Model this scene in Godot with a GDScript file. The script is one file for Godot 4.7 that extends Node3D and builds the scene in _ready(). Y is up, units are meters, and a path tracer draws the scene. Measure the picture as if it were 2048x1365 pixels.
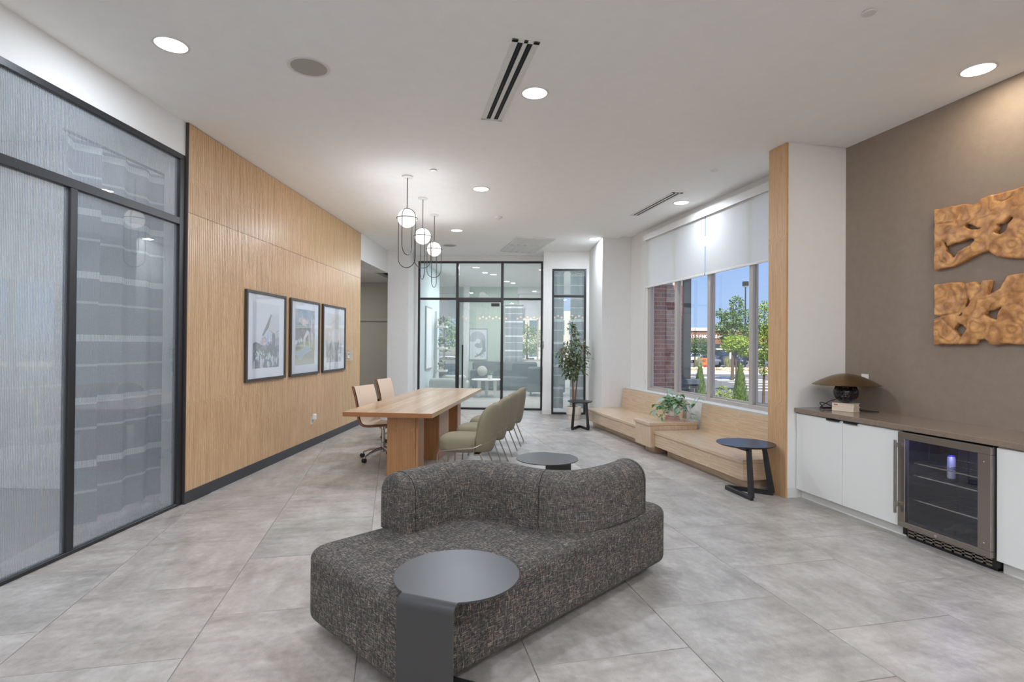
extends Node3D
# A lounge with a long oak table, a dark tweed island sofa and a window bench. World axes follow the floor tiles:
# -Z runs along the window wall away from the camera, +X points to the street. The left wall and the far glazing
# stand 14.75 degrees askew (frame "L", helper lp()).

const CEIL := 3.54
const YL := -0.2574361      # -14.75 degrees
var LB := Basis(Vector3.UP, YL)
var M := {}
var used := {}
var rng := RandomNumberGenerator.new()

func lp(x: float, y: float, z: float) -> Vector3:
	return LB * Vector3(x, y, z)

# ---------------------------------------------------------------- geometry collector
class Geo:
	var v := PackedVector3Array()
	var n := PackedVector3Array()
	var t := PackedVector2Array()
	var c := PackedColorArray()
	var i := PackedInt32Array()
	var T := Transform3D.IDENTITY
	var col := Color(1, 1, 1)
	var uvo := Vector2.ZERO

	func vert(p: Vector3, nn: Vector3, uv := Vector2.ZERO) -> int:
		v.append(T * p); n.append((T.basis * nn).normalized()); t.append(uv + uvo); c.append(col)
		return v.size() - 1

	func tri(a: int, b: int, d: int) -> void:
		var g := (v[b] - v[a]).cross(v[d] - v[a])
		if g.dot(n[a] + n[b] + n[d]) > 0.0:
			i.append(a); i.append(d); i.append(b)
		else:
			i.append(a); i.append(b); i.append(d)

	func quadi(a: int, b: int, d: int, e: int) -> void:
		tri(a, b, d); tri(a, d, e)

	func quad(a: Vector3, b: Vector3, d: Vector3, e: Vector3, hint: Vector3, ua := Vector2(0, 0), ub := Vector2(1, 0), ud := Vector2(1, 1), ue := Vector2(0, 1)) -> void:
		var nn := (b - a).cross(d - a)
		if nn.length() < 1e-12: nn = (d - a).cross(e - a)
		nn = nn.normalized()
		if nn.dot(hint) < 0.0: nn = -nn
		quadi(vert(a, nn, ua), vert(b, nn, ub), vert(d, nn, ud), vert(e, nn, ue))

	func tri3(a: Vector3, b: Vector3, d: Vector3, hint: Vector3) -> void:
		var nn := (b - a).cross(d - a).normalized()
		if nn.dot(hint) < 0.0: nn = -nn
		tri(vert(a, nn, Vector2(a.x, a.z)), vert(b, nn, Vector2(b.x, b.z)), vert(d, nn, Vector2(d.x, d.z)))

	# box from lo to hi; grain axis g (0 x, 1 y, 2 z) runs along texture u, in metres; bv chamfers the edges
	func box(lo: Vector3, hi: Vector3, g := 0, bv := 0.0) -> void:
		var ce := (lo + hi) * 0.5
		var h := (hi - lo) * 0.5
		var b := minf(bv, minf(h.x, minf(h.y, h.z)) * 0.9)
		for ax in 3:
			for sg in [-1.0, 1.0]:
				var nn := Vector3.ZERO
				nn[ax] = sg
				var a1 := (ax + 1) % 3
				var a2 := (ax + 2) % 3
				var ua := g if g != ax else a1
				var va := a2 if ua == a1 else a1
				var ids := []
				for q in [[-1, -1], [1, -1], [1, 1], [-1, 1]]:
					var p := Vector3.ZERO
					p[ax] = sg * h[ax]
					p[a1] = q[0] * (h[a1] - b)
					p[a2] = q[1] * (h[a2] - b)
					ids.append(vert(ce + p, nn, Vector2(p[ua] + ce[ua], p[va] + ce[va])))
				quadi(ids[0], ids[1], ids[2], ids[3])
		if b > 0.0:
			for ax in 3:                       # the 12 edges, each along axis ax
				var a1 := (ax + 1) % 3
				var a2 := (ax + 2) % 3
				for s1 in [-1.0, 1.0]:
					for s2 in [-1.0, 1.0]:
						var nn := Vector3.ZERO
						nn[a1] = s1; nn[a2] = s2
						var pa := Vector3.ZERO
						pa[ax] = -(h[ax] - b); pa[a1] = s1 * h[a1]; pa[a2] = s2 * (h[a2] - b)
						var pb := pa
						pb[ax] = -pa[ax]
						var pc := pb
						pc[a1] = s1 * (h[a1] - b); pc[a2] = s2 * h[a2]
						var pd := pc
						pd[ax] = pa[ax]
						quad(ce + pa, ce + pb, ce + pc, ce + pd, nn, Vector2(pa[ax], 0), Vector2(pb[ax], 0), Vector2(pb[ax], b), Vector2(pa[ax], b))
			for sx in [-1.0, 1.0]:
				for sy in [-1.0, 1.0]:
					for sz in [-1.0, 1.0]:
						tri3(ce + Vector3(sx * h.x, sy * (h.y - b), sz * (h.z - b)), ce + Vector3(sx * (h.x - b), sy * h.y, sz * (h.z - b)), ce + Vector3(sx * (h.x - b), sy * (h.y - b), sz * h.z), Vector3(sx, sy, sz))

	func cbox(ce: Vector3, s: Vector3, g := 0, bv := 0.0) -> void:
		box(ce - s * 0.5, ce + s * 0.5, g, bv)

	# polygon in the x,z plane, extruded from y0 to y1
	func prism(poly: PackedVector2Array, y0: float, y1: float, smooth := false) -> void:
		var ids := Geometry2D.triangulate_polygon(poly)
		for top in [true, false]:
			var y := y1 if top else y0
			var base := v.size()
			for p in poly: vert(Vector3(p.x, y, p.y), Vector3.UP if top else Vector3.DOWN, p)
			for k in range(0, ids.size(), 3): tri(base + ids[k], base + ids[k + 1], base + ids[k + 2])
		var area := 0.0
		for k in poly.size():
			var p := poly[k]
			var q := poly[(k + 1) % poly.size()]
			area += p.x * q.y - q.x * p.y
		var sgn := 1.0 if area > 0.0 else -1.0
		var run := 0.0
		for k in poly.size():
			var p := poly[k]
			var q := poly[(k + 1) % poly.size()]
			var o := poly[(k - 1 + poly.size()) % poly.size()]
			var r := poly[(k + 2) % poly.size()]
			var nn := Vector3(q.y - p.y, 0, -(q.x - p.x)).normalized() * sgn
			var na := nn
			var nb := nn
			if smooth:
				var n0 := Vector3(p.y - o.y, 0, -(p.x - o.x)).normalized() * sgn
				var n2 := Vector3(r.y - q.y, 0, -(r.x - q.x)).normalized() * sgn
				if n0.dot(nn) > 0.6: na = (n0 + nn).normalized()
				if n2.dot(nn) > 0.6: nb = (n2 + nn).normalized()
			var L := p.distance_to(q)
			quadi(vert(Vector3(p.x, y0, p.y), na, Vector2(run, y0)), vert(Vector3(q.x, y0, q.y), nb, Vector2(run + L, y0)), vert(Vector3(q.x, y1, q.y), nb, Vector2(run + L, y1)), vert(Vector3(p.x, y1, p.y), na, Vector2(run, y1)))
			run += L

	# profile of (radius, y) turned about the y axis; sharp corners stay sharp
	func lathe(pr: Array, seg := 32, a0 := 0.0, a1 := TAU) -> void:
		for k in pr.size() - 1:
			var p: Vector2 = pr[k]
			var q: Vector2 = pr[k + 1]
			if p.distance_to(q) < 1e-6: continue
			var d := (q - p).normalized()
			var nf := Vector2(d.y, -d.x)
			var na := nf
			var nb := nf
			if k > 0:
				var d0: Vector2 = (p - pr[k - 1]).normalized()
				if d0.dot(d) > 0.75: na = (nf + Vector2(d0.y, -d0.x)).normalized()
			if k < pr.size() - 2:
				var d2: Vector2 = (pr[k + 2] - q).normalized()
				if d2.dot(d) > 0.75: nb = (nf + Vector2(d2.y, -d2.x)).normalized()
			var base := v.size()
			for s in seg + 1:
				var a := a0 + (a1 - a0) * s / seg
				var x := cos(a)
				var z := sin(a)
				vert(Vector3(p.x * x, p.y, p.x * z), Vector3(na.x * x, na.y, na.x * z), Vector2(float(s) / seg, p.y))
				vert(Vector3(q.x * x, q.y, q.x * z), Vector3(nb.x * x, nb.y, nb.x * z), Vector2(float(s) / seg, q.y))
			for s in seg:
				var b := base + s * 2
				if p.x > 1e-6 or q.x > 1e-6: quadi(b, b + 2, b + 3, b + 1)

	# round tube through points; r may be a float or an array of radii
	func tube(pts: Array, r, seg := 8, closed := false, caps := true) -> void:
		var m := pts.size()
		var up := Vector3.UP
		var rings := []
		var prev := Vector3.ZERO
		var run := 0.0
		for k in m:
			var a: Vector3 = pts[(k - 1 + m) % m] if closed or k > 0 else pts[k]
			var b: Vector3 = pts[(k + 1) % m] if closed or k < m - 1 else pts[k]
			var d := (b - a).normalized()
			if k == 0:
				up = d.cross(Vector3.UP if absf(d.y) < 0.9 else Vector3.RIGHT).normalized()
			else:
				up = (up - d * up.dot(d)).normalized()
				run += (pts[k] as Vector3).distance_to(prev)
			prev = pts[k]
			var w := d.cross(up)
			var rad: float = r if (r is float or r is int) else r[k]
			var ring := []
			for s in seg + 1:
				var an := TAU * s / seg
				var o := up * cos(an) + w * sin(an)
				ring.append(vert(pts[k] + o * rad, o, Vector2(run, float(s) / seg)))
			rings.append(ring)
		for k in (m if closed else m - 1):
			var ra: Array = rings[k]
			var rb: Array = rings[(k + 1) % m]
			for s in seg: quadi(ra[s], ra[s + 1], rb[s + 1], rb[s])
		if caps and not closed:
			for e in [0, m - 1]:
				var d: Vector3 = (pts[1] - pts[0]).normalized() * -1.0 if e == 0 else (pts[m - 1] - pts[m - 2]).normalized()
				var rad: float = r if (r is float or r is int) else r[e]
				if rad < 1e-5: continue
				var ce := vert(pts[e], d)
				var ring := []
				for s in seg: ring.append(T.affine_inverse() * v[rings[e][s]])
				var first := v.size()
				for s in seg: vert(ring[s], d)
				for s in seg: tri(ce, first + s, first + (s + 1) % seg)

	# grid of points (rows of equal length) with smooth normals taken from the grid
	func grid(rows: Array, close_u := false, close_v := false, flip := false, us := 1.0, vs := 1.0) -> void:
		var R := rows.size()
		var C: int = rows[0].size()
		var base := v.size()
		for a in R:
			for b in C:
				var p: Vector3 = rows[a][b]
				var u0: Vector3 = rows[a][(b - 1 + C) % C] if close_u or b > 0 else p
				var u1: Vector3 = rows[a][(b + 1) % C] if close_u or b < C - 1 else p
				var w0: Vector3 = rows[(a - 1 + R) % R][b] if close_v or a > 0 else p
				var w1: Vector3 = rows[(a + 1) % R][b] if close_v or a < R - 1 else p
				var nn := (u1 - u0).cross(w1 - w0)
				if nn.length() < 1e-12:
					nn = Vector3.UP
				nn = nn.normalized()
				vert(p, -nn if flip else nn, Vector2(float(b) / (C - 1) * us, float(a) / (R - 1) * vs))
		for a in (R if close_v else R - 1):
			for b in (C if close_u else C - 1):
				var a2 := (a + 1) % R
				var b2 := (b + 1) % C
				quadi(base + a * C + b, base + a * C + b2, base + a2 * C + b2, base + a2 * C + b)

	func ellipsoid(ce: Vector3, r: Vector3, seg := 20, rings := 12) -> void:
		var base := v.size()
		for a in rings + 1:
			var th := PI * a / rings
			for b in seg + 1:
				var ph := TAU * b / seg
				var d := Vector3(sin(th) * cos(ph), cos(th), sin(th) * sin(ph))
				vert(ce + d * r, d / r, Vector2(float(b) / seg, float(a) / rings))
		for a in rings:
			for b in seg:
				var q := base + a * (seg + 1) + b
				quadi(q, q + 1, q + seg + 2, q + seg + 1)

	# rounded cushion block: rounded rectangle plan, rounded top and bottom edges
	func cushion(lo: Vector3, hi: Vector3, rc: float, rt: float, rb: float, crown := 0.0) -> void:
		var cx := (lo.x + hi.x) * 0.5
		var cz := (lo.z + hi.z) * 0.5
		var hx := (hi.x - lo.x) * 0.5
		var hz := (hi.z - lo.z) * 0.5
		var prof := []                       # (inset, y)
		for k in 7:
			var a := PI * 0.5 * k / 6
			prof.append(Vector2(rb * (1.0 - sin(a)), lo.y + rb * (1.0 - cos(a))))
		for k in 9:
			var a := PI * 0.5 * k / 8
			prof.append(Vector2(rt * (1.0 - cos(a)), hi.y - rt * (1.0 - sin(a))))
		var rows := []
		for p in prof:
			var row := []
			var r: float = maxf(rc - p.x * 0.6, 0.01)
			for q in [[1, 1, 0.0], [-1, 1, 0.5], [-1, -1, 1.0], [1, -1, 1.5]]:
				for k in 7:
					var a: float = PI * (q[2] + 0.5 * k / 6)
					row.append(Vector3(cx + q[0] * (hx - p.x - r) + cos(a) * r, p.y, cz + q[1] * (hz - p.x - r) + sin(a) * r))
			rows.append(row)
		grid(rows, true, false, true)
		# top: rings shrinking to the middle, bottom: one fan
		var last: Array = rows[-1]
		var cen := Vector3(cx, 0, cz)
		var trows := []
		for k in 7:
			var f := k / 6.0
			var row := []
			for p in last:
				var q: Vector3 = p
				var s := lerpf(1.0, 0.02, f)
				row.append(Vector3(cx + (q.x - cx) * s, hi.y + crown * (1.0 - s * s), cz + (q.z - cz) * s))
			trows.append(row)
		grid(trows, true, false, true)
		var b0 := vert(Vector3(cx, lo.y, cz), Vector3.DOWN)
		var f0 := v.size()
		for p in rows[0]: vert(p, Vector3.DOWN)
		for k in rows[0].size(): tri(b0, f0 + k, f0 + (k + 1) % rows[0].size())

	func mesh() -> ArrayMesh:
		var arr := []
		arr.resize(Mesh.ARRAY_MAX)
		arr[Mesh.ARRAY_VERTEX] = v
		arr[Mesh.ARRAY_NORMAL] = n
		arr[Mesh.ARRAY_TEX_UV] = t
		arr[Mesh.ARRAY_COLOR] = c
		arr[Mesh.ARRAY_INDEX] = i
		var m := ArrayMesh.new()
		m.add_surface_from_arrays(Mesh.PRIMITIVE_TRIANGLES, arr)
		return m

# ---------------------------------------------------------------- node helpers
func numbered(called: String) -> String:
	if not used.has(called):
		used[called] = 0
		return called
	used[called] += 1
	return "%s_%03d" % [called, used[called]]

func tag(o: Node3D, label: String, category := "", group := "", kind := "") -> Node3D:
	o.set_meta("label", label)
	if category: o.set_meta("category", category)
	if group: o.set_meta("group", group)
	if kind: o.set_meta("kind", kind)
	return o

func thing(called: String, label: String, category: String, at := Vector3.ZERO, turn := 0.0, group := "", kind := "") -> Node3D:
	var o := Node3D.new()
	o.name = numbered(called)
	add_child(o)
	o.position = at
	o.rotation.y = turn
	return tag(o, label, category, group, kind)

func part(parent: Node3D, called: String, g, m: Material, at := Vector3.ZERO, label := "") -> MeshInstance3D:
	var o := MeshInstance3D.new()
	o.name = called
	o.mesh = g.mesh() if g is Geo else g
	o.material_override = m
	o.position = at
	if label: o.set_meta("label", label)
	parent.add_child(o, true)
	return o

func single(called: String, label: String, category: String, g, m: Material, at := Vector3.ZERO, turn := 0.0, group := "", kind := "") -> MeshInstance3D:
	var o := MeshInstance3D.new()
	o.name = numbered(called)
	o.mesh = g.mesh() if g is Geo else g
	o.material_override = m
	add_child(o)
	o.position = at
	o.rotation.y = turn
	tag(o, label, category, group, kind)
	return o

func copy(o: Node3D, called: String, label: String, at: Vector3, turn := 0.0) -> Node3D:
	var r: Node3D = o.duplicate()
	r.name = numbered(called)
	add_child(r)
	r.position = at
	r.rotation.y = turn
	r.set_meta("label", label)
	return r

func gbox(lo: Vector3, hi: Vector3, g := 0, bv := 0.0) -> Geo:
	var q := Geo.new()
	q.box(lo, hi, g, bv)
	return q

func gcbox(ce: Vector3, s: Vector3, g := 0, bv := 0.0) -> Geo:
	var q := Geo.new()
	q.cbox(ce, s, g, bv)
	return q

func arc(ce: Vector3, ax: Vector3, ay: Vector3, r: float, a0: float, a1: float, k: int) -> Array:
	var out := []
	for s in k + 1:
		var a := a0 + (a1 - a0) * s / k
		out.append(ce + ax * cos(a) * r + ay * sin(a) * r)
	return out

# smooth polyline through points (Catmull-Rom)
func smooth_path(p: Array, per := 6) -> Array:
	var out := []
	for k in p.size() - 1:
		var a = p[maxi(k - 1, 0)]
		var b = p[k]
		var c = p[k + 1]
		var d = p[mini(k + 2, p.size() - 1)]
		for s in per:
			var t := float(s) / per
			out.append(0.5 * ((2.0 * b) + (c - a) * t + (2.0 * a - 5.0 * b + 4.0 * c - d) * t * t + (3.0 * b - a - 3.0 * c + d) * t * t * t))
	out.append(p[-1])
	return out

const DOWN_E := 2.4
const PEND_E := 0.2
const CHAN_E := 0.45

func _ready() -> void:
	# camera
	var cam := Camera3D.new()
	cam.name = "camera"
	cam.position = Vector3(0, 1.5, 0)
	cam.basis = Basis(Vector3.UP, deg_to_rad(-12.376)) * Basis(Vector3.RIGHT, 0.00686) * Basis(Vector3.BACK, 0.00783)
	cam.fov = rad_to_deg(2.0 * atan(682.5 / 1082.6))
	cam.near = 0.05
	cam.far = 400.0
	add_child(cam)
	cam.current = true
	# sky, sun, exposure
	var sky_m := ProceduralSkyMaterial.new()
	sky_m.sky_top_color = rgb(132, 178, 250)
	sky_m.sky_horizon_color = rgb(184, 212, 250)
	sky_m.ground_horizon_color = rgb(170, 172, 170)
	sky_m.ground_bottom_color = rgb(120, 118, 112)
	sky_m.sky_energy_multiplier = 0.83
	sky_m.sun_angle_max = 1.0
	var sky := Sky.new()
	sky.sky_material = sky_m
	var env := Environment.new()
	env.background_mode = Environment.BG_SKY
	env.sky = sky
	env.tonemap_mode = Environment.TONE_MAPPER_LINEAR
	env.tonemap_exposure = 1.58
	env.sdfgi_enabled = true
	env.ssao_enabled = true
	env.ssil_enabled = true
	var we := WorldEnvironment.new()
	we.name = "world"
	we.environment = env
	add_child(we)
	var sun := DirectionalLight3D.new()
	sun.name = "sun"
	sun.look_at_from_position(Vector3.ZERO, Vector3(0.25, -0.80, -0.55))
	sun.light_energy = 1.6
	sun.light_color = rgb(255, 244, 226)
	sun.light_angular_distance = 0.6
	sun.shadow_enabled = true
	add_child(sun)
	make_materials()
	build_floor()
	build_ceiling()
	build_left()
	build_far()
	build_right()
	build_sofa()
	build_c_tables()
	build_table()
	build_dining_chairs()
	build_office_chairs()
	build_bench()
	build_cabinets()
	build_cooler()
	v_table(Vector3(3.518, 0, -4.885), 0.376, 0.284, 0.52, "black round accent table at the near end of the bench")
	v_table(Vector3(3.28, 0, -9.22), -0.3, 0.225, 0.50, "black round accent table at the far end of the bench")
	build_downlights()
	build_pendants()
	build_ceiling_fittings()
	build_pictures()
	build_devices()
	build_shades()
	build_teak()
	build_counter_items()
	build_bench_plant()
	build_ficus()
	build_curtains()
	build_lounge()
	build_chandeliers()
	build_outside()

# ---------------------------------------------------------------- materials and computed textures
func mat(called: String, c: Color, rough := 0.6, metal := 0.0) -> StandardMaterial3D:
	var m := StandardMaterial3D.new()
	m.resource_name = called
	m.albedo_color = c
	m.roughness = rough
	m.metallic = metal
	M[called] = m
	return m

func rgb(r: int, g: int, b: int) -> Color:
	return Color(r / 255.0, g / 255.0, b / 255.0)

func noise_bytes(w: int, h: int, freq: float, sd: int, octaves := 3, rw := 0, rh := 0) -> PackedByteArray:
	var f := FastNoiseLite.new()
	f.seed = sd
	f.noise_type = FastNoiseLite.TYPE_SIMPLEX_SMOOTH
	f.frequency = freq
	f.fractal_octaves = octaves
	var im := f.get_seamless_image(w, h)
	if rw: im.resize(rw, rh, Image.INTERPOLATE_CUBIC)
	return im.get_data()

func tex(w: int, h: int, bytes: PackedByteArray, alpha := false) -> ImageTexture:
	return ImageTexture.create_from_image(Image.create_from_data(w, h, false, Image.FORMAT_RGBA8 if alpha else Image.FORMAT_RGB8, bytes))

func wood_tex(sd: int, light: Color, dark: Color, rings := 26.0, fine := 0.5) -> ImageTexture:
	var S := 768
	var lo := noise_bytes(48, S / 2, 0.012, sd, 3, S, S)
	var mid := noise_bytes(32, S, 0.05, sd + 1, 3, S, S)
	var fi := noise_bytes(96, S, 0.22, sd + 2, 2, S, S)
	var out := PackedByteArray()
	out.resize(S * S * 3)
	var k := 0
	for y in S:
		var ph := float(y) / S * TAU * rings
		for x in S:
			var q := y * S + x
			var a := lo[q] / 255.0
			var r := 0.5 + 0.5 * sin(ph + a * 26.0)
			var t := clampf(0.30 * r + 0.45 * (mid[q] / 255.0) + fine * (fi[q] / 255.0 - 0.5) + 0.25 * (a - 0.5) + 0.1, 0.0, 1.0)
			out[k] = int(255.0 * lerpf(light.r, dark.r, t)); out[k + 1] = int(255.0 * lerpf(light.g, dark.g, t)); out[k + 2] = int(255.0 * lerpf(light.b, dark.b, t))
			k += 3
	return tex(S, S, out)

func ramp_tex(w: int, h: int, layers: Array, a: Color, b: Color) -> ImageTexture:
	# layers: [bytes, weight]; the weighted sum runs from colour a to colour b
	var out := PackedByteArray()
	out.resize(w * h * 3)
	for q in w * h:
		var t := 0.5
		for l in layers: t += l[1] * (l[0][q] / 255.0 - 0.5)
		t = clampf(t, 0.0, 1.0)
		out[q * 3] = int(255.0 * lerpf(a.r, b.r, t)); out[q * 3 + 1] = int(255.0 * lerpf(a.g, b.g, t)); out[q * 3 + 2] = int(255.0 * lerpf(a.b, b.b, t))
	return tex(w, h, out)

func tweed_tex() -> ImageTexture:
	var S := 768
	var out := PackedByteArray()
	out.resize(S * S * 3)
	var r := RandomNumberGenerator.new()
	r.seed = 77
	var pal := [rgb(50, 50, 51), rgb(66, 65, 65), rgb(84, 82, 80), rgb(106, 103, 99), rgb(136, 130, 124), rgb(172, 150, 132), rgb(206, 194, 180)]
	var odds := [0.26, 0.50, 0.68, 0.82, 0.92, 0.97, 1.0]
	var th := 3
	var across := PackedByteArray()
	var down := PackedByteArray()
	across.resize(S / th * S)
	down.resize(S / th * S)
	for arr in [across, down]:
		for row in S / th:
			var x := 0
			while x < S:
				var run := r.randi_range(5, 34)
				var p := r.randf()
				var c := 0
				while odds[c] < p: c += 1
				for q in mini(run, S - x): arr[row * S + x + q] = c
				x += run
	for y in S:
		for x in S:
			var ty := y / th
			var tx := x / th
			var over := ((tx + ty) % 2 == 0)
			var c: Color = pal[across[ty * S + x]] if over else pal[down[tx * S + y]]
			var f := 0.82 if (y % th == 0 if over else x % th == 0) else 1.0
			var k := (y * S + x) * 3
			out[k] = int(c.r * 255.0 * f); out[k + 1] = int(c.g * 255.0 * f); out[k + 2] = int(c.b * 255.0 * f)
	return tex(S, S, out)

func fill_poly(im: Image, pts: Array, c: Color) -> void:
	var W := im.get_width()
	var H := im.get_height()
	var y0 := H
	var y1 := 0
	for p in pts:
		y0 = mini(y0, int(p.y * H)); y1 = maxi(y1, int(p.y * H) + 1)
	for y in range(maxi(y0, 0), mini(y1, H)):
		var xs := []
		var fy := (y + 0.5) / H
		for k in pts.size():
			var p: Vector2 = pts[k]
			var q: Vector2 = pts[(k + 1) % pts.size()]
			if (p.y <= fy) != (q.y <= fy): xs.append(p.x + (fy - p.y) / (q.y - p.y) * (q.x - p.x))
		xs.sort()
		for k in range(0, xs.size() - 1, 2):
			for x in range(maxi(int(xs[k] * W), 0), mini(int(xs[k + 1] * W), W)):
				im.set_pixel(x, y, im.get_pixel(x, y).lerp(Color(c, 1.0), c.a))

func P2(a: Array) -> Array:
	var out := []
	for k in range(0, a.size(), 2): out.append(Vector2(a[k], a[k + 1]))
	return out

func speckle(im: Image, box: Rect2, cols: Array, n: int, sz: float, sd: int, tall := 1.0) -> void:
	var r := RandomNumberGenerator.new()
	r.seed = sd
	for k in n:
		var x := box.position.x + r.randf() * box.size.x
		var y := box.position.y + r.randf() * box.size.y
		var s := sz * r.randf_range(0.4, 1.6)
		var pts := []
		for q in 6:
			var a := TAU * q / 6.0
			pts.append(Vector2(x + cos(a) * s * r.randf_range(0.5, 1.2), y + sin(a) * s * tall * r.randf_range(0.4, 1.1)))
		fill_poly(im, pts, cols[r.randi() % cols.size()])

# the three prints: flat print only, painted with overlapping cut-paper shapes
func print_peak() -> ImageTexture:
	var im := Image.create(256, 512, false, Image.FORMAT_RGBA8)
	im.fill(rgb(205, 211, 220))
	fill_poly(im, P2([0.0, 0.0, 1.0, 0.0, 1.0, 0.5, 0.0, 0.5]), Color(rgb(212, 217, 225), 1))
	fill_poly(im, P2([0.68, 0.15, 1.0, 0.16, 1.0, 0.42, 0.85, 0.47, 0.55, 0.42]), rgb(196, 199, 206))
	fill_poly(im, P2([0.66, 0.15, 0.69, 0.17, 0.58, 0.37, 0.32, 0.55, 0.30, 0.53]), rgb(74, 80, 88))
	fill_poly(im, P2([0.58, 0.40, 0.78, 0.45, 0.72, 0.46, 0.62, 0.44]), rgb(178, 140, 105))
	fill_poly(im, P2([0.85, 0.44, 1.0, 0.40, 1.0, 0.42, 0.85, 0.46]), rgb(160, 140, 140))
	fill_poly(im, P2([0.32, 0.53, 0.60, 0.41, 0.72, 0.46, 0.74, 0.62, 0.55, 0.70, 0.15, 0.68]), rgb(188, 199, 214))
	speckle(im, Rect2(0.30, 0.52, 0.42, 0.14), [rgb(225, 228, 235), rgb(120, 132, 155), rgb(160, 175, 200), rgb(205, 160, 150)], 60, 0.035, 3)
	fill_poly(im, P2([0.72, 0.45, 0.84, 0.46, 0.84, 0.72, 0.72, 0.70]), rgb(62, 68, 74))
	fill_poly(im, P2([0.84, 0.46, 1.0, 0.44, 1.0, 0.70, 0.84, 0.66]), rgb(160, 172, 182))
	speckle(im, Rect2(0.86, 0.46, 0.14, 0.2), [rgb(120, 140, 120), rgb(180, 190, 170), rgb(110, 130, 150)], 24, 0.03, 4, 1.8)
	fill_poly(im, P2([0.0, 0.62, 0.12, 0.60, 0.3, 0.64, 0.5, 0.67, 0.66, 0.62, 0.8, 0.68, 1.0, 0.64, 1.0, 1.0, 0.0, 1.0]), rgb(58, 66, 76))
	speckle(im, Rect2(0.0, 0.68, 1.0, 0.3), [rgb(38, 44, 52), rgb(80, 92, 96), rgb(30, 36, 44), rgb(120, 132, 128), rgb(52, 62, 70)], 190, 0.05, 5)
	speckle(im, Rect2(0.02, 0.74, 0.62, 0.12), [rgb(196, 210, 205), rgb(150, 165, 150), rgb(40, 48, 50)], 70, 0.026, 6)
	speckle(im, Rect2(0.02, 0.86, 0.9, 0.12), [rgb(190, 196, 208), rgb(205, 208, 216), rgb(44, 50, 60)], 46, 0.03, 7, 2.0)
	return ImageTexture.create_from_image(im)

func print_valley() -> ImageTexture:
	var im := Image.create(256, 512, false, Image.FORMAT_RGBA8)
	im.fill(rgb(128, 148, 152))
	speckle(im, Rect2(0, 0.0, 1, 0.3), [rgb(112, 132, 142), rgb(140, 158, 164), rgb(165, 178, 184), rgb(120, 140, 150)], 90, 0.1, 11)
	fill_poly(im, P2([0, 0, 0.14, 0, 0.1, 0.12, 0, 0.2]), rgb(172, 160, 146))
	speckle(im, Rect2(0.1, 0.21, 0.6, 0.06), [rgb(218, 186, 160), rgb(200, 170, 150), rgb(222, 200, 180)], 34, 0.06, 12)
	fill_poly(im, P2([0, 0.22, 0.2, 0.28, 0.4, 0.31, 0.7, 0.27, 1, 0.3, 1, 0.62, 0, 0.62]), rgb(112, 130, 132))
	speckle(im, Rect2(0, 0.3, 1, 0.28), [rgb(122, 142, 140), rgb(98, 116, 120), rgb(142, 160, 156), rgb(88, 104, 110)], 80, 0.09, 13)
	speckle(im, Rect2(0, 0.55, 0.5, 0.05), [rgb(210, 222, 226), rgb(180, 196, 200)], 16, 0.04, 14)
	fill_poly(im, P2([0, 0.64, 0.4, 0.60, 1, 0.52, 1, 0.8, 0, 0.8]), rgb(176, 170, 92))
	speckle(im, Rect2(0.05, 0.62, 0.2, 0.08), [rgb(112, 112, 110), rgb(140, 140, 130)], 16, 0.05, 15)
	fill_poly(im, P2([0.8, 0.2, 0.9, 0.15, 1, 0.17, 1, 0.4, 0.92, 0.42, 0.88, 0.7, 0.8, 0.7]), rgb(196, 192, 200))
	fill_poly(im, P2([0.87, 0.26, 0.96, 0.22, 0.96, 0.4, 0.87, 0.44]), rgb(150, 150, 168))
	fill_poly(im, P2([0.42, 0.50, 0.60, 0.37, 0.70, 0.40, 0.76, 0.7, 0.70, 0.7, 0.66, 0.44, 0.50, 0.54, 0.48, 0.68, 0.42, 0.68]), rgb(214, 218, 226))
	fill_poly(im, P2([0, 0.76, 0.25, 0.74, 0.55, 0.64, 0.9, 0.74, 0.55, 0.8, 0.25, 0.92, 0, 0.8]), rgb(186, 196, 200))
	fill_poly(im, P2([0, 0.8, 0.25, 0.92, 0.55, 0.8, 0.95, 0.77, 1, 0.8, 1, 1, 0, 1]), rgb(176, 172, 140))
	return ImageTexture.create_from_image(im)

func print_sun() -> ImageTexture:
	var im := Image.create(256, 512, false, Image.FORMAT_RGBA8)
	im.fill(rgb(222, 217, 208))
	fill_poly(im, P2([0.2, 0.24, 0.82, 0.04, 0.84, 0.05, 0.22, 0.255]), rgb(205, 198, 188))
	fill_poly(im, P2([0, 0.26, 0.15, 0.28, 0.12, 0.68, 0, 0.7]), rgb(216, 210, 196))
	var ring := []
	for k in 40: ring.append(Vector2(0.62 + cos(TAU * k / 40) * 0.30, 0.46 + sin(TAU * k / 40) * 0.17))
	fill_poly(im, ring, rgb(205, 202, 198))
	var disc := []
	for k in 40: disc.append(Vector2(0.62 + cos(TAU * k / 40) * 0.28, 0.465 + sin(TAU * k / 40) * 0.165))
	fill_poly(im, disc, rgb(236, 234, 232))
	fill_poly(im, P2([0, 0.72, 0.25, 0.66, 0.5, 0.59, 0.65, 0.58, 0.85, 0.62, 1, 0.6, 1, 1, 0, 1]), rgb(186, 192, 184))
	speckle(im, Rect2(0, 0.66, 1, 0.33), [rgb(168, 178, 172), rgb(205, 202, 192), rgb(148, 160, 156), rgb(216, 206, 196)], 70, 0.045, 21, 2.6)
	return ImageTexture.create_from_image(im)

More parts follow.
